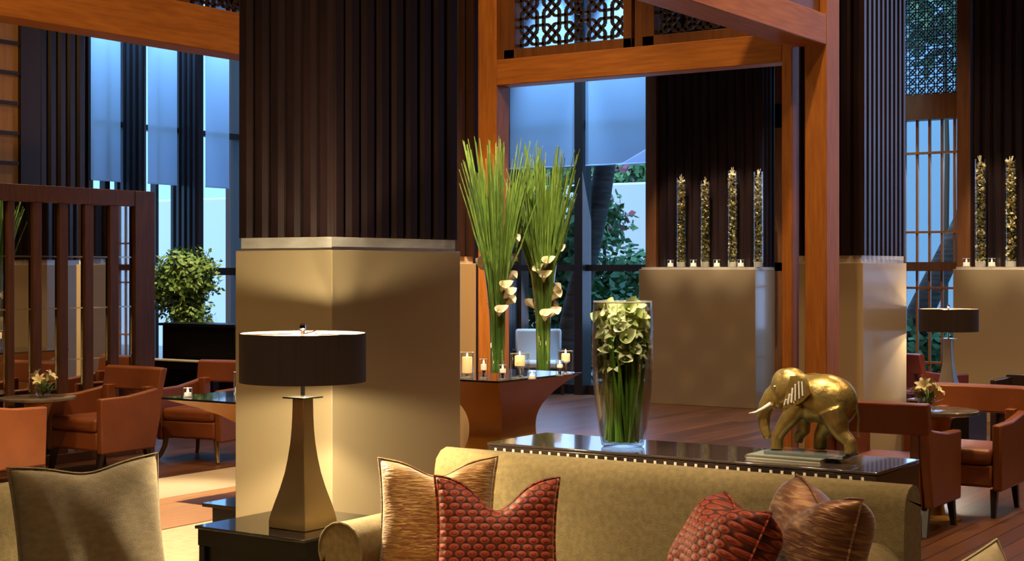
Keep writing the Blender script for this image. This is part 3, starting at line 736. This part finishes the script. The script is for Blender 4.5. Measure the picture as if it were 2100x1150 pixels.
# main sofa
yB = 5.24
sofa('long taupe fabric sofa seen from the front, backing onto the console table', 'sofa', -3.80, -1.77, yB, 4.34, .845, .645, .105)
cushion('gold_cushion', 'gold crinkled silk cushion with gathered texture at the left end of the long sofa', 'goldsilk', .47, .46, .17, (*at(895, 5.72), .655), TH-R(10), R(-14), R(-2), .055, .09)
cushion('red_cushion', 'red velvet cushion with a pattern of small rings, leaning on the gold cushion', 'scale', .455, .44, .18, (*at(1018, 5.40), .635), TH+R(2), R(-12), R(1), .11, .08)
cushion('red_cushion', 'red ring-patterned velvet cushion turned sideways near the right end of the long sofa', 'scale', .42, .43, .27, (*at(1480, 4.95), .635), TH-R(77), R(-24), R(1), .05, .05)
cushion('bronze_cushion', 'bronze striped silk cushion at the right end of the long sofa', 'bronzesilk', .44, .46, .28, (*at(1668, 4.98), .655), TH-R(72), R(-12), R(3), .06, .05)
# left armchair and cushion
la = sofa('taupe fabric sofa in the left foreground holding the big taupe cushion', 'sofa', 0, 1.9, 1.12, 0, .80, .62, .09, arms=False)
la.rotation_euler = (0, 0, R(90)); la.location = (-4.25, 2.92, 0)
pc = at(190, 5.42)
cushion('taupe_cushion', 'big square taupe fabric cushion in the left foreground', 'fabric2', .62, .60, .17, (pc[0], pc[1], .612), R(90)-R(8), R(-10), R(.5), .03, .06)
# pale cushion bottom right
pr_ = at(2000, 4.62)
ra = sofa('taupe armchair at the bottom right corner, below the pale cushion', 'armchair', -.3, .3, .30, -.30, .56, .50, .07); ra.location = (pr_[0]+.04, pr_[1]-.12, 0); ra.rotation_euler = (0, 0, R(200))
cushion('pale_cushion', 'pale patterned cushion whose corner shows at the bottom right', 'pale', .36, .36, .14, (pr_[0], pr_[1], .525), TH+R(5), R(-8), R(-26), .0, .06)

# console behind sofa
X0, X1, Y0, Y1, ZC = -3.75, -1.985, 5.385, 5.86, .845
cn = thing('console_table', 'long dark console table with a row of bone inlays, standing behind the long sofa', 'console table', ((X0+X1)/2, (Y0+Y1)/2, 0)); T = Matrix.Translation((-(X0+X1)/2, -(Y0+Y1)/2, 0))
MB(T).box(X0,Y0,ZC-.012,X1,Y1,ZC).build('table_top', M['constop'], cn, bevel=.003)
MB(T).box(X0+.002,Y0+.002,ZC-.13,X1-.002,Y1-.002,ZC-.0121).build('apron', M['conswood'], cn, bevel=.004)
for k in range(37):
    x = X0+.04+k*.0462; MB(T).box(x, Y0-.001, ZC-.050, x+.011, Y0+.003, ZC-.022).build('bone_inlay', M['bone'], cn)
for x in (X0+.01, X1-.08):
    for y in (Y0+.01, Y1-.08): MB(T).box(x,y,0,x+.07,y+.07,ZC-.13).build('leg', M['conswood'], cn, bevel=.004)
MB(T).box(X0+.08,Y0+.06,.12,X1-.08,Y1-.06,.16).build('lower_shelf', M['conswood'], cn)

# big glass vase with white lilies
vx, vy = at(1277, 6.41)
bv = thing('flower_vase', 'big glass vase of white blooms with green stems under water, on the console table', 'vase', (vx, vy, ZC)); bv.scale = (.894,)*3
MB().lathe([(.001,.004),(.090,.0),(.102,.01),(.116,.10),(.133,.22),(.144,.34),(.147,.45),(.145,.60),(.140,.690)], 48, cap=False).lathe([(.136,.690),(.140,.60),(.142,.45),(.139,.34),(.128,.22),(.111,.10),(.096,.02),(.001,.02)], 48, cap=False).build('vase_glass', M['glass'], bv, smooth=60)
MB().lathe([(.1345,.688),(.136,.694),(.140,.694),(.1415,.688),(.136,.685)], 48, cap=False).build('glass_rim', M['rim'], bv, smooth=60)
MB().lathe([(.001,.021),(.092,.021),(.110,.10),(.127,.22),(.1365,.315),(.001,.316)], 48, cap=False).lathe([(.134,.313),(.138,.317),(.138,.311)], 48, cap=False).build('water', M['water'], bv, smooth=40)
rnd = random.Random(4)
for k in range(72):
    a = rnd.uniform(0, 6.28); r0 = .086*math.sqrt(rnd.random()); r1 = .124*math.sqrt(rnd.random()); b = a+rnd.uniform(-.9,.9)
    pts = [(r0*math.cos(a)*(1-s)+r1*math.cos(b)*s, r0*math.sin(a)*(1-s)+r1*math.sin(b)*s, .025+.5*s) for s in (0,.25,.5,.75,1)]
    MB().tube(pts, [.0085,.0085,.008,.008,.007], 7).build('flower_stem', M['stem'], bv, smooth=60)
k = 0
for lay, (z, rr, n) in enumerate(((.650,.04,6),(.64,.085,14),(.60,.108,17),(.555,.115,17),(.505,.116,17),(.455,.112,16),(.61,.06,8),(.405,.10,11))):
    for i in range(n):
        a = i*2*math.pi/n + lay*.6; s = rnd.uniform(.036,.050)
        fn = lily if (i+lay) % 3 else None
        c = (rr*math.cos(a)*.9, rr*math.sin(a)*.9, z+rnd.uniform(-.015,.015)); d = (math.cos(a), math.sin(a), .55)
        m = lily(MB(), (c[0]*.70, c[1]*.70, c[2]-.015), s*1.0, d, k) if fn else calla(s*1.1, (c[0]*.8, c[1]*.8, c[2]), d, rnd.uniform(0,6))
        m.build('bloom', M['petal'], bv, smooth=60); k += 1

# glass slabs / books, red book under the elephant
ex, ey = at(1655, 5.99)
def slab(name, label, cat, cx_, cy_, z, sx, sy, sz, rz, m):
    t = thing(name, label, cat, (cx_, cy_, z), rz)
    if name == 'glass_slab':
        MB().box(-sx/2,-sy/2,0,sx/2,sy/2,sz).build('slab', m, t, bevel=.002)
    else:
        MB().box(-sx/2+.004,-sy/2+.003,.004,sx/2-.004,sy/2-.004,sz-.004).build('pages', M['bone'], t)
        MB().box(-sx/2,-sy/2,0,sx/2,sy/2,.004).box(-sx/2,-sy/2,sz-.004,sx/2,sy/2,sz).box(-sx/2,-sy/2,0,-sx/2+.004,sy/2,sz).build('cover', m, t)
    return t
M['slabglass'] = mat('crystal_slab', (.75,.9,.84), .05, Transmission_Weight=.85, IOR=1.5)
M['greybook'] = mat('grey_green_book', (.22,.24,.19), .35)
slab('book', 'thin grey-green book lying under the golden elephant, lowest of its stack', 'book', ex-.045, ey-.03, ZC, .32, .22, .018, R(0), M['greybook'])
slab('glass_slab', 'clear glass slab base under the feet of the golden elephant', 'glass base', ex+.02, ey-.01, ZC+.018, .33, .17, .014, R(0), M['slabglass'])
# elephant
EZ = ZC+.033
el = thing('elephant_figure', 'golden elephant figure with raised stride standing on the console table', 'elephant figure', (ex, ey, EZ)); el.scale = (.80,.84,.845)
kx, kz = .000650, .00055
def E(u, v, y=0): return ((u-660)*kx, y, (845-v)*kz)
mb = MB()
mb.ell(E(800,395), (.160,.098,.118), 24, 16)
mb.ell(E(890,420), (.110,.098,.118), 24, 16)
mb.ell(E(700,400), (.085,.085,.115), 20, 12)
mb.ell(E(620,360), (.075,.075,.095), 20, 12)
mb.ell(E(535,290), (.082,.068,.085), 20, 12)
mb.ell(E(475,310), (.070,.062,.090), 20, 12)
mb.ell(E(520,205,.022), (.045,.030,.034), 14, 10); mb.ell(E(520,205,-.022), (.045,.030,.034), 14, 10)
mb.ell(E(430,400), (.050,.048,.060), 16, 10)
mb.tube([E(440,330), E(370,400), E(320,490), E(300,580), E(305,660), E(325,725), E(340,765)], [.048,.046,.039,.033,.028,.025,.021], 14)
mb.tube([E(640,430,-.05), E(560,560,-.052), E(490,660,-.052), E(450,745,-.052), E(448,838,-.052)], [.055,.046,.036,.030,.034], 14)
mb.tube([E(600,480,.05), E(590,600,.052), E(600,690,.052), E(560,730,.052), E(545,790,.052)], [.050,.040,.032,.028,.028], 14)
mb.tube([E(900,480,-.045), E(940,600,-.05), E(975,680,-.05), E(1035,740,-.05), E(1045,838,-.05)], [.075,.056,.038,.032,.034], 14)
mb.tube([E(880,480,.045), E(800,620,.05), E(740,720,.05), E(735,838,.05)], [.070,.052,.036,.036], 14)
body = mb.build('body', M['brass'], el)
m = body.modifiers.new('remesh', 'REMESH'); m.mode = 'VOXEL'; m.voxel_size = .0055; m.use_smooth_shade = True
m = body.modifiers.new('smooth', 'SMOOTH'); m.factor = .6; m.iterations = 7
MB().tube([E(1050,440), E(1075,540), E(1068,640), E(1078,700)], [.010,.007,.006,.010], 8).build('tail', M['brass'], el, smooth=60)
for s in (-1, 1):
    y0 = s*.084; out = s*.020
    base = [(590,200),(660,190),(725,205),(770,330),(700,410),(620,462),(525,480),(535,400),(565,300)]
    rings = []
    cen = E(600, 310, y0)
    n = len(base)
    for off, sc_ in ((0, 1), (.010, 1.0), (.014, .88), (.006, .5)):
        rings.append([(E(640+(u-640)*sc_, 330+(v-330)*sc_)[0], y0 + s*(off + .018*((u-560)/200)), E(0, 330+(v-330)*sc_)[2]) for u, v in base])
    ear = MB().loft(rings).build('ear', M['brass'], el, smooth=50)
    rb = MB()
    for (u0,v0,u1,v1) in ((545,450,560,400),(575,440,590,350),(605,425,615,300),(638,405,640,265),(672,385,668,240),(702,360,695,240)):
        rb.tube([(E(u0,v0)[0], y0+s*(.016+.016*((u0-560)/200)), E(0,v0)[2]), (E(u1,v1)[0], y0+s*(.016+.016*((u1-560)/200)), E(0,v1)[2])], .0052, 6)
    rb.build('ear_ribs', M['ivory'], ear, smooth=60)
    MB().tube([E(390,455,s*.035), E(330,500,s*.044), E(270,535,s*.046), E(205,548,s*.040)], [.012,.010,.007,.002], 10).build('tusk', M['ivory'], el, smooth=60)
    MB().ell(E(435,300,s*.058), (.006,.005,.006), 8, 6).build('eye', M['ivory'], el, smooth=180)
# red book at right of elephant hidden behind
# ---------------------------------------------------------------- curved glass-topped table with candles and tall vases
kx0, ky0 = at(1022, 11.4)
tw, tl, tz = .75, 1.22, .75
ct = thing('display_table', 'display table with black glass top and waisted bronze base, under the two tall grass vases', 'table', (kx0-tw/2, ky0+tl/2, 0))
def waisted(t, tw, tl, tz, top='blackglass', body='gold_paint', thin=.42):
    MB().box(-tw/2,-tl/2,tz-.015,tw/2,tl/2,tz).build('glass_top', M[top], t, bevel=.002)
    rings = []
    for i in range(17):
        s = i/16; z = (tz-.016)*s
        c = (abs(s-.45)/.55)**2.2 if s > .45 else (abs(s-.45)/.45)**2.2*.55
        a = tw/2*(thin+(.96-thin)*(c if thin > .3 else c**2)); b = tl/2*(.40+.57*c)
        rings.append([(-a,-b,z),(a,-b,z),(a,b,z),(-a,b,z)])
    MB().loft(rings).build('waisted_base', M[body], t, smooth=35)
waisted(ct, tw, tl, tz)
for i, (px, d, h, lb_) in enumerate(((1020, 11.8, 1.92, 'tall trumpet vase of reed grass and white callas in front of the orange timber post'), (1114, 12.1, 1.90, 'tall trumpet vase of reed grass and cream callas in front of the far window'))):
    q = at(px, d); grass_vase(lb_, (q[0], q[1], tz), h, 11+i*5, None)
hc = [(958,11.75,.05,.20,.040,.13,.035,'hurricane glass with amber candle nearest the orange-lit plinth'),
      (1066,11.75,.075,.19,.040,.085,.09,'large rounded glass holder with glowing candle between the two tall grass vases'),
      (1160,12.15,.06,.19,.035,.07,.10,'hurricane glass with glowing candle right of the second grass vase'),
      (992,11.72,.032,.15,.022,.05,.06,'slim stemmed glass with white tealight at the left of the first grass vase'),
      (1031,11.62,.032,.11,.024,.035,.045,'small footed glass with white tealight just right of the first grass vase'),
      (1091,11.6,.032,.055,.026,.03,0,'lowest tealight glass, near the table edge between the grass vases'),
      (1148,12.0,.032,.12,.024,.03,.06,'small footed glass with tealight beside the right hurricane glass')]
for px, d, r, h, cr, ch, cz, l in hc:
    q = at(px, d); hurricane(l, (q[0], q[1], tz), r, h, cr, ch, cz, None, 'wax' if r > .04 else 'waxw')
for k in (1066, 958, 1160):
    q = at(k, 11.9); point((q[0], q[1], tz+.24), .5, (1,.6,.25), .02, 'candle_light')

# pier candles and tubes
gA, gB = 'flower tubes on the far pier', None
tl_ = ['leftmost of the four flower tubes on the far pier, nearest the window', 'second flower tube from the window on the far pier', 'third flower tube from the window on the far pier', 'rightmost of the four flower tubes on the far pier, nearest the timber post']
for i, px in enumerate((1397, 1446, 1502, 1555)):
    flower_tube(tl_[i], (on_y(px, 15.97), 15.97, 1.625), (1.06,1.02,1.12,1.10)[i], .056, 30+i, gA)
tea_l = ['leftmost tealight glass on the far pier, beside the window', 'tealight glass between the first and second flower tubes on the far pier', 'tealight glass between the second and third flower tubes on the far pier', 'tealight glass between the third and fourth flower tubes on the far pier']
for i, px in enumerate((1375, 1422, 1470, 1519)):
    hurricane(tea_l[i], (on_y(px, 15.93), 15.93, 1.625), .042, .085, .034, .05, 0, 'tealights on the far pier', 'waxw', 'tealight_holder')
for i, (px, l) in enumerate(((2011, 'flower tube on the right-hand pier nearer the barred window'), (2073, 'flower tube on the right-hand pier at the edge of the photo'))):
    flower_tube(l, (on_y(px, 15.97), 15.97, 1.625), 1.14, .06, 50+i, 'flower tubes on the right pier')
for i, (px, l) in enumerate(((1982, 'tealight glass at the left end of the right-hand pier'), (2034, 'tealight glass between the two flower tubes on the right-hand pier'))):
    hurricane(l, (on_y(px, 15.93), 15.93, 1.625), .042, .09, .034, .05, 0, 'tealights on the right pier', 'waxw', 'tealight_holder')
for i in range(3):
    flower_tube(('flower tube at the left end of the pier seen only in the mirror screen', 'middle flower tube of the pier seen only in the mirror screen', 'flower tube at the right end of the pier seen only in the mirror screen')[i], (-.2+i*.62, 15.97, 1.625), 1.12, .06, 60+i, 'flower tubes seen in the mirror')

# ---------------------------------------------------------------- right-hand seating
gC = 'tan leather club chairs'
ch1 = club_chair('tan leather club chair seen from behind, right of the golden elephant', 'leather', gC)
q = at(1892, 8.85); ch1.location = (q[0]-.30, q[1]+.37, 0); ch1.rotation_euler = (0, 0, R(180))
q = at(2053, 9.62)
ch2 = dup(ch1, (q[0]-.325, q[1]+.30, 0), 0, 'tan leather club chair at the right edge, facing the round table')
rt = round_table('round dark stone table between the two tan chairs at right', (-3.12, 9.52, 0), .27, .70, 'stone')
bud_vase('small glass vase of white lilies on the round table at right', (*at(1901, 9.5), .70), None, 3)
l2x, l2y = at(1945, 13.27)
lamp('table lamp with dark drum shade and silvery base in front of the barred window', (l2x, l2y, .46), True)
point((l2x, l2y, .46+.742), LAMP2, WARM2, .02)
point((l2x, l2y, .46+.64), LAMP2, WARM2, .02)
s2 = thing('side_table', 'small dark side table under the right-hand lamp', 'side table', (l2x, l2y, 0))
MB().box(-.28,-.28,.445,.28,.28,.46).build('glass_top', M['stone'], s2); MB().box(-.26,-.26,0,.26,.26,.445).build('cabinet_body', M['black'], s2)
ch3 = club_chair('dark maroon leather chair behind the right-hand lamp', 'leather_d', None); q = at(1890, 14.5); ch3.location = (q[0], q[1], 0); ch3.rotation_euler = (0, 0, R(155))
q = at(2030, 12.1)
c2_ = thing('console_table', 'dark wood console with raised edge at the right, behind the tan chair', 'console table', (q[0]+.6, q[1]+.25, 0))
MB().box(-.6,-.22,.56,.6,.22,.58).build('table_top', M['stone'], c2_)
MB().box(-.6,-.25,0,-.55,.25,.71).box(.55,-.25,0,.6,.25,.71).box(-.6,.2,0,.6,.25,.73).box(-.6,-.25,.50,.6,-.2,.57).build('console_frame', M['conswood'], c2_, bevel=.008)
MB().box(-.55,-.18,.05,.55,.18,.5).build('cabinet_body', M['conswood'], c2_)
for k in range(16): MB().box(-.3+k*.05, .195, .67, -.285+k*.05, .201, .70).build('bone_inlay', M['bone'], c2_)
# sofa seen in the mirror
sofa('taupe sofa in the far right bay, seen only in the mirror screen', 'sofa', -2.3, -.3, 15.0, 14.1, .86, .6, .09)
cushion('gold_cushion', 'gold cushion on the sofa seen in the mirror screen', 'goldsilk', .48, .46, .16, (-1.75, 14.66, .64), R(8), R(-12), 0, .04, .05)
cushion('red_cushion', 'red cushion on the sofa seen in the mirror screen', 'scale', .44, .42, .16, (-2.0, 14.52, .61), R(-8), R(-12), 0, .04, .05)

# ---------------------------------------------------------------- left-hand seating
q = at(207, 11.55)
ch4 = dup(ch1, (q[0]-.325, q[1]+.30, 0), 0, 'tan leather club chair beside the round table at left, in front of the mirror screen')
q = at(98, 10.95)
ch5 = dup(ch1, (q[0]-.325, q[1]-.30, 0), R(180), 'tan leather club chair cut by the left edge of the photo')
q = at(78, 11.75)
dup(rt, (q[0], q[1], 0), 0, 'round stone table with bronze pedestal at left, in front of the mirror screen', s=1).scale = (1.08, 1.08, .86)
bud_vase('small glass vase of white lilies on the round table at left', (*at(88, 11.72), .602), None, 8)
q = at(331, 10.1)
ct2 = thing('display_table', 'dark-topped table with bronze underside just left of the central column', 'table', (q[0]+.82, q[1]+.36, 0))
waisted(ct2, 1.64, .72, .74, thin=.2)
q = at(428, 12.75)
ch6 = club_chair('tan chair with curved bronze legs behind the dark-topped table', 'leather', None, 'sabre', True); ch6.location = (q[0], q[1], 0); ch6.rotation_euler = (0, 0, R(10))
q = at(470, 10.3)
hurricane('tall clear glass candle holder on the dark-topped table beside the central column', (q[0], q[1]+.1, .74), .04, .15, .03, .05, 0, None, 'waxw')
hurricane('short clear glass candle holder on the left corner of the dark-topped table', (*at(385, 10.12), .74), .03, .06, .024, .03, 0, None, 'waxw')
# piano
q = at(319, 16.8); pw = 1.12
pn = thing('upright_piano', 'glossy black upright piano in front of the leafy plant at left', 'piano', (q[0]+pw/2, q[1]+.2, 0))
MB().box(-pw/2,-.1,.1,pw/2,.25,.97).build('piano_case', M['black'], pn, bevel=.01)
MB().box(-pw/2-.02,-.14,.97,pw/2+.02,.27,1.0).build('piano_lid', M['black'], pn, bevel=.006)
MB().box(-pw/2,-.42,.52,pw/2,-.1,.60).build('key_bed', M['black'], pn, bevel=.006)
MB().box(-pw/2+.07,-.425,.60,pw/2-.07,-.25,.612).build('keyboard', M['ivory'], pn)
for s in (-1, 1): MB().box(s*(pw/2-.06),-.42,0,s*pw/2,-.34,.52).build('leg', M['black'], pn)
MB().box(-pw/2,-.1,0,pw/2,.25,.1).build('piano_plinth', M['black'], pn)
# plant
q = at(384, 18.2)
pl = thing('potted_plant', 'big leafy green plant rising behind the black piano', 'plant', (q[0], q[1], 0))
MB().lathe([(.20,0),(.26,.5),(.24,.5),(.19,.42),(.001,.42)], 28, cap=False).build('planter_pot', M['stone'], pl, smooth=40)
rnd = random.Random(9); stm = MB()
for k in range(9):
    a = rnd.uniform(0, 6.28); r = rnd.uniform(.1,.3); stm.tube([(.04*math.cos(a),.04*math.sin(a),.42),(r*.5*math.cos(a),r*.5*math.sin(a),.9),(r*math.cos(a),r*math.sin(a),1.5)], [.012,.009,.004], 5)
stm.build('stems', M['stemwood'], pl)
def foliage(rnd, n, cen, rad, s, shell=.55, sk=None):
    lv = MB()
    for k in range(n):
        d = Vector((rnd.gauss(0,1), rnd.gauss(0,1), rnd.gauss(0,1))).normalized(); rr = shell + (1-shell)*rnd.random()
        rr *= .82+.3*noise.noise(d*2.3+Vector(cen))
        p = Vector((cen[0]+d.x*rad[0]*rr, cen[1]+d.y*rad[1]*rr, cen[2]+d.z*rad[2]*rr))
        t = Vector((rnd.gauss(0,1), rnd.gauss(0,1), rnd.gauss(0,.7)-.3)).normalized(); n_ = t.cross(d+Vector((.01,.02,.01))).normalized()
        L_ = s*rnd.uniform(.7,1.3); w_ = L_*.28
        lv.add([tuple(p), tuple(p+t*L_*.45+n_*w_), tuple(p+t*L_), tuple(p+t*L_*.45-n_*w_)], [(0,1,2,3)])
    return lv
f_ = foliage(rnd, 3600, (0,0,1.50), (.44,.44,.46), .075, .35)
g_ = foliage(rnd, 1500, (-.32,-.05,1.36), (.30,.30,.42), .07, .3); f_.v_off = 0
f_.add(g_.v, g_.f); g_ = foliage(rnd, 900, (.05,0,1.05), (.36,.36,.25), .07, .2); f_.add(g_.v, g_.f)
f_.build('foliage', M['leaf'], pl)

# ---------------------------------------------------------------- garden outside
struct('ground', MB().box(-40, 16.85, -.12, 12, 45, -.04), M['ground'])
struct('ground_west', MB().box(-40, -6, -.12, -14.9, 16.8, -.04), M['ground'])
gw = on_y(1235, 22.5)
M['bluewall'] = mat('blue_garden_paint', (.38,.62,.78), .9)
tag(MB().box(-10, 22.3, -.1, 4, 22.49, 6.2).build('garden_wall', M['bluewall']), 'tall pale blue wall outside the barred window at right', 'garden wall')
tag(MB().box(-30, 22.5, -.1, 12, 22.8, zat(374, dep(on_y(1290,22.5), 22.5))).build('garden_wall', M['render'], bevel=.04), 'pale rendered garden wall beyond the far window', 'garden wall')
def shrub(label, c, rad, n, s, seed, m='leaf_out', blossom=0, shell=.4):
    t = thing('garden_shrub', label, 'shrub', (c[0], c[1], 0)); rnd = random.Random(seed)
    MB().tube([(0,0,-.04),(.05,0,c[2]*.6),(0,.05,c[2])], [.05,.035,.02], 6).build('stem', M['stemwood'], t)
    foliage(rnd, n, (0,0,c[2]), rad, s, shell).build('foliage', M[m], t)
    if blossom: foliage(rnd, blossom, (0,-.1,c[2]+.1), (rad[0]*.9, rad[1], rad[2]*.9), s*.9, .8).build('blossom', M['blossom'], t)
    return t
def sh(label, px, d, zc, rad, n, s, seed, **k):
    q = at(px, d); return shrub(label, (q[0], q[1], zc), rad, n, s, seed, **k)
sh('green shrub at the foot of the garden wall, right half of the far window', 1290, 22.5, 1.2, (1.0,.6,.95), 2600, .16, 1)
sh('low dark green shrub in the lower right pane of the far window', 1250, 21.5, .7, (1.2,.5,.8), 2200, .16, 2)
sh('leafy shrub with pink blossom beside the palm trunk', 1235, 22.8, 2.3, (.55,.5,.6), 500, .14, 3, blossom=60)
sh('dense tree foliage in the left half of the far window', 1120, 22.0, 1.7, (1.1,.6,1.5), 3800, .17, 4)
sh('flowering hedge top above the garden wall', 1290, 26.8, 3.4, (2.4,.6,.55), 3200, .16, 5, blossom=160)
sh('hedge top above the garden wall behind the grass vases', 1120, 28.0, 3.3, (2.2,.6,.6), 2400, .16, 6, blossom=80)
q0 = at(1150, 20.5); q1 = at(1240, 20.5)
tag(MB().tube([(q0[0], q0[1], -.05), (q0[0]*.7+q1[0]*.3, q0[1]*.7+q1[1]*.3, 1.0), (q0[0]*.1+q1[0]*.9, q0[1]*.1+q1[1]*.9, 2.6), (q1[0]+.15, q1[1]+.1, 4.2), (q1[0]+.2, q1[1]+.15, 6)], [.20,.17,.15,.14,.13], 14).build('palm_trunk', M['trunk'], smooth=60), 'leaning palm trunk outside the far window', 'tree trunk')
q0 = at(1885, 20); q1 = at(1975, 20)
tag(MB().tube([(q0[0]-.1, q0[1], -.05), (q0[0], q0[1], 1.0), (q1[0], q1[1], 2.2), (q1[0]+.6, q1[1]+.3, 4.0)], [.22,.18,.15,.12], 12).build('palm_trunk', M['trunk'], smooth=60), 'dark leaning trunk outside the barred window at right', 'tree trunk')
sh('dark tree crown behind the lattice of the barred window', 1935, 20.5, 5.2, (1.3,1,1.3), 700, .2, 7)
sh('dark shrub low outside the barred window at right', 1890, 20, .5, (.9,.5,.7), 1400, .15, 8)
q = at(1105, 19.4)
ot = thing('outdoor_chair', 'pale outdoor chair on the terrace, low in the left half of the far window', 'chair', (q[0], q[1], -.04), TH)
MB().box(-.3,-.25,.36,.3,.25,.46).build('seat', M['outdoor'], ot, bevel=.03); MB().box(-.3,.2,.44,.3,.32,.86).build('backrest', M['outdoor'], ot, bevel=.03)
MB().box(-.34,-.27,.30,.34,.32,.36).box(-.34,-.25,.3,-.30,.3,.60).box(.30,-.25,.3,.34,.3,.60).build('chair_frame', M['darkframe'], ot)
for sx in (-1,1):
    for sy in (-1,1): MB().box(sx*.28,sy*.22,0,sx*.32,sy*.26,.31).build('leg', M['darkframe'], ot)
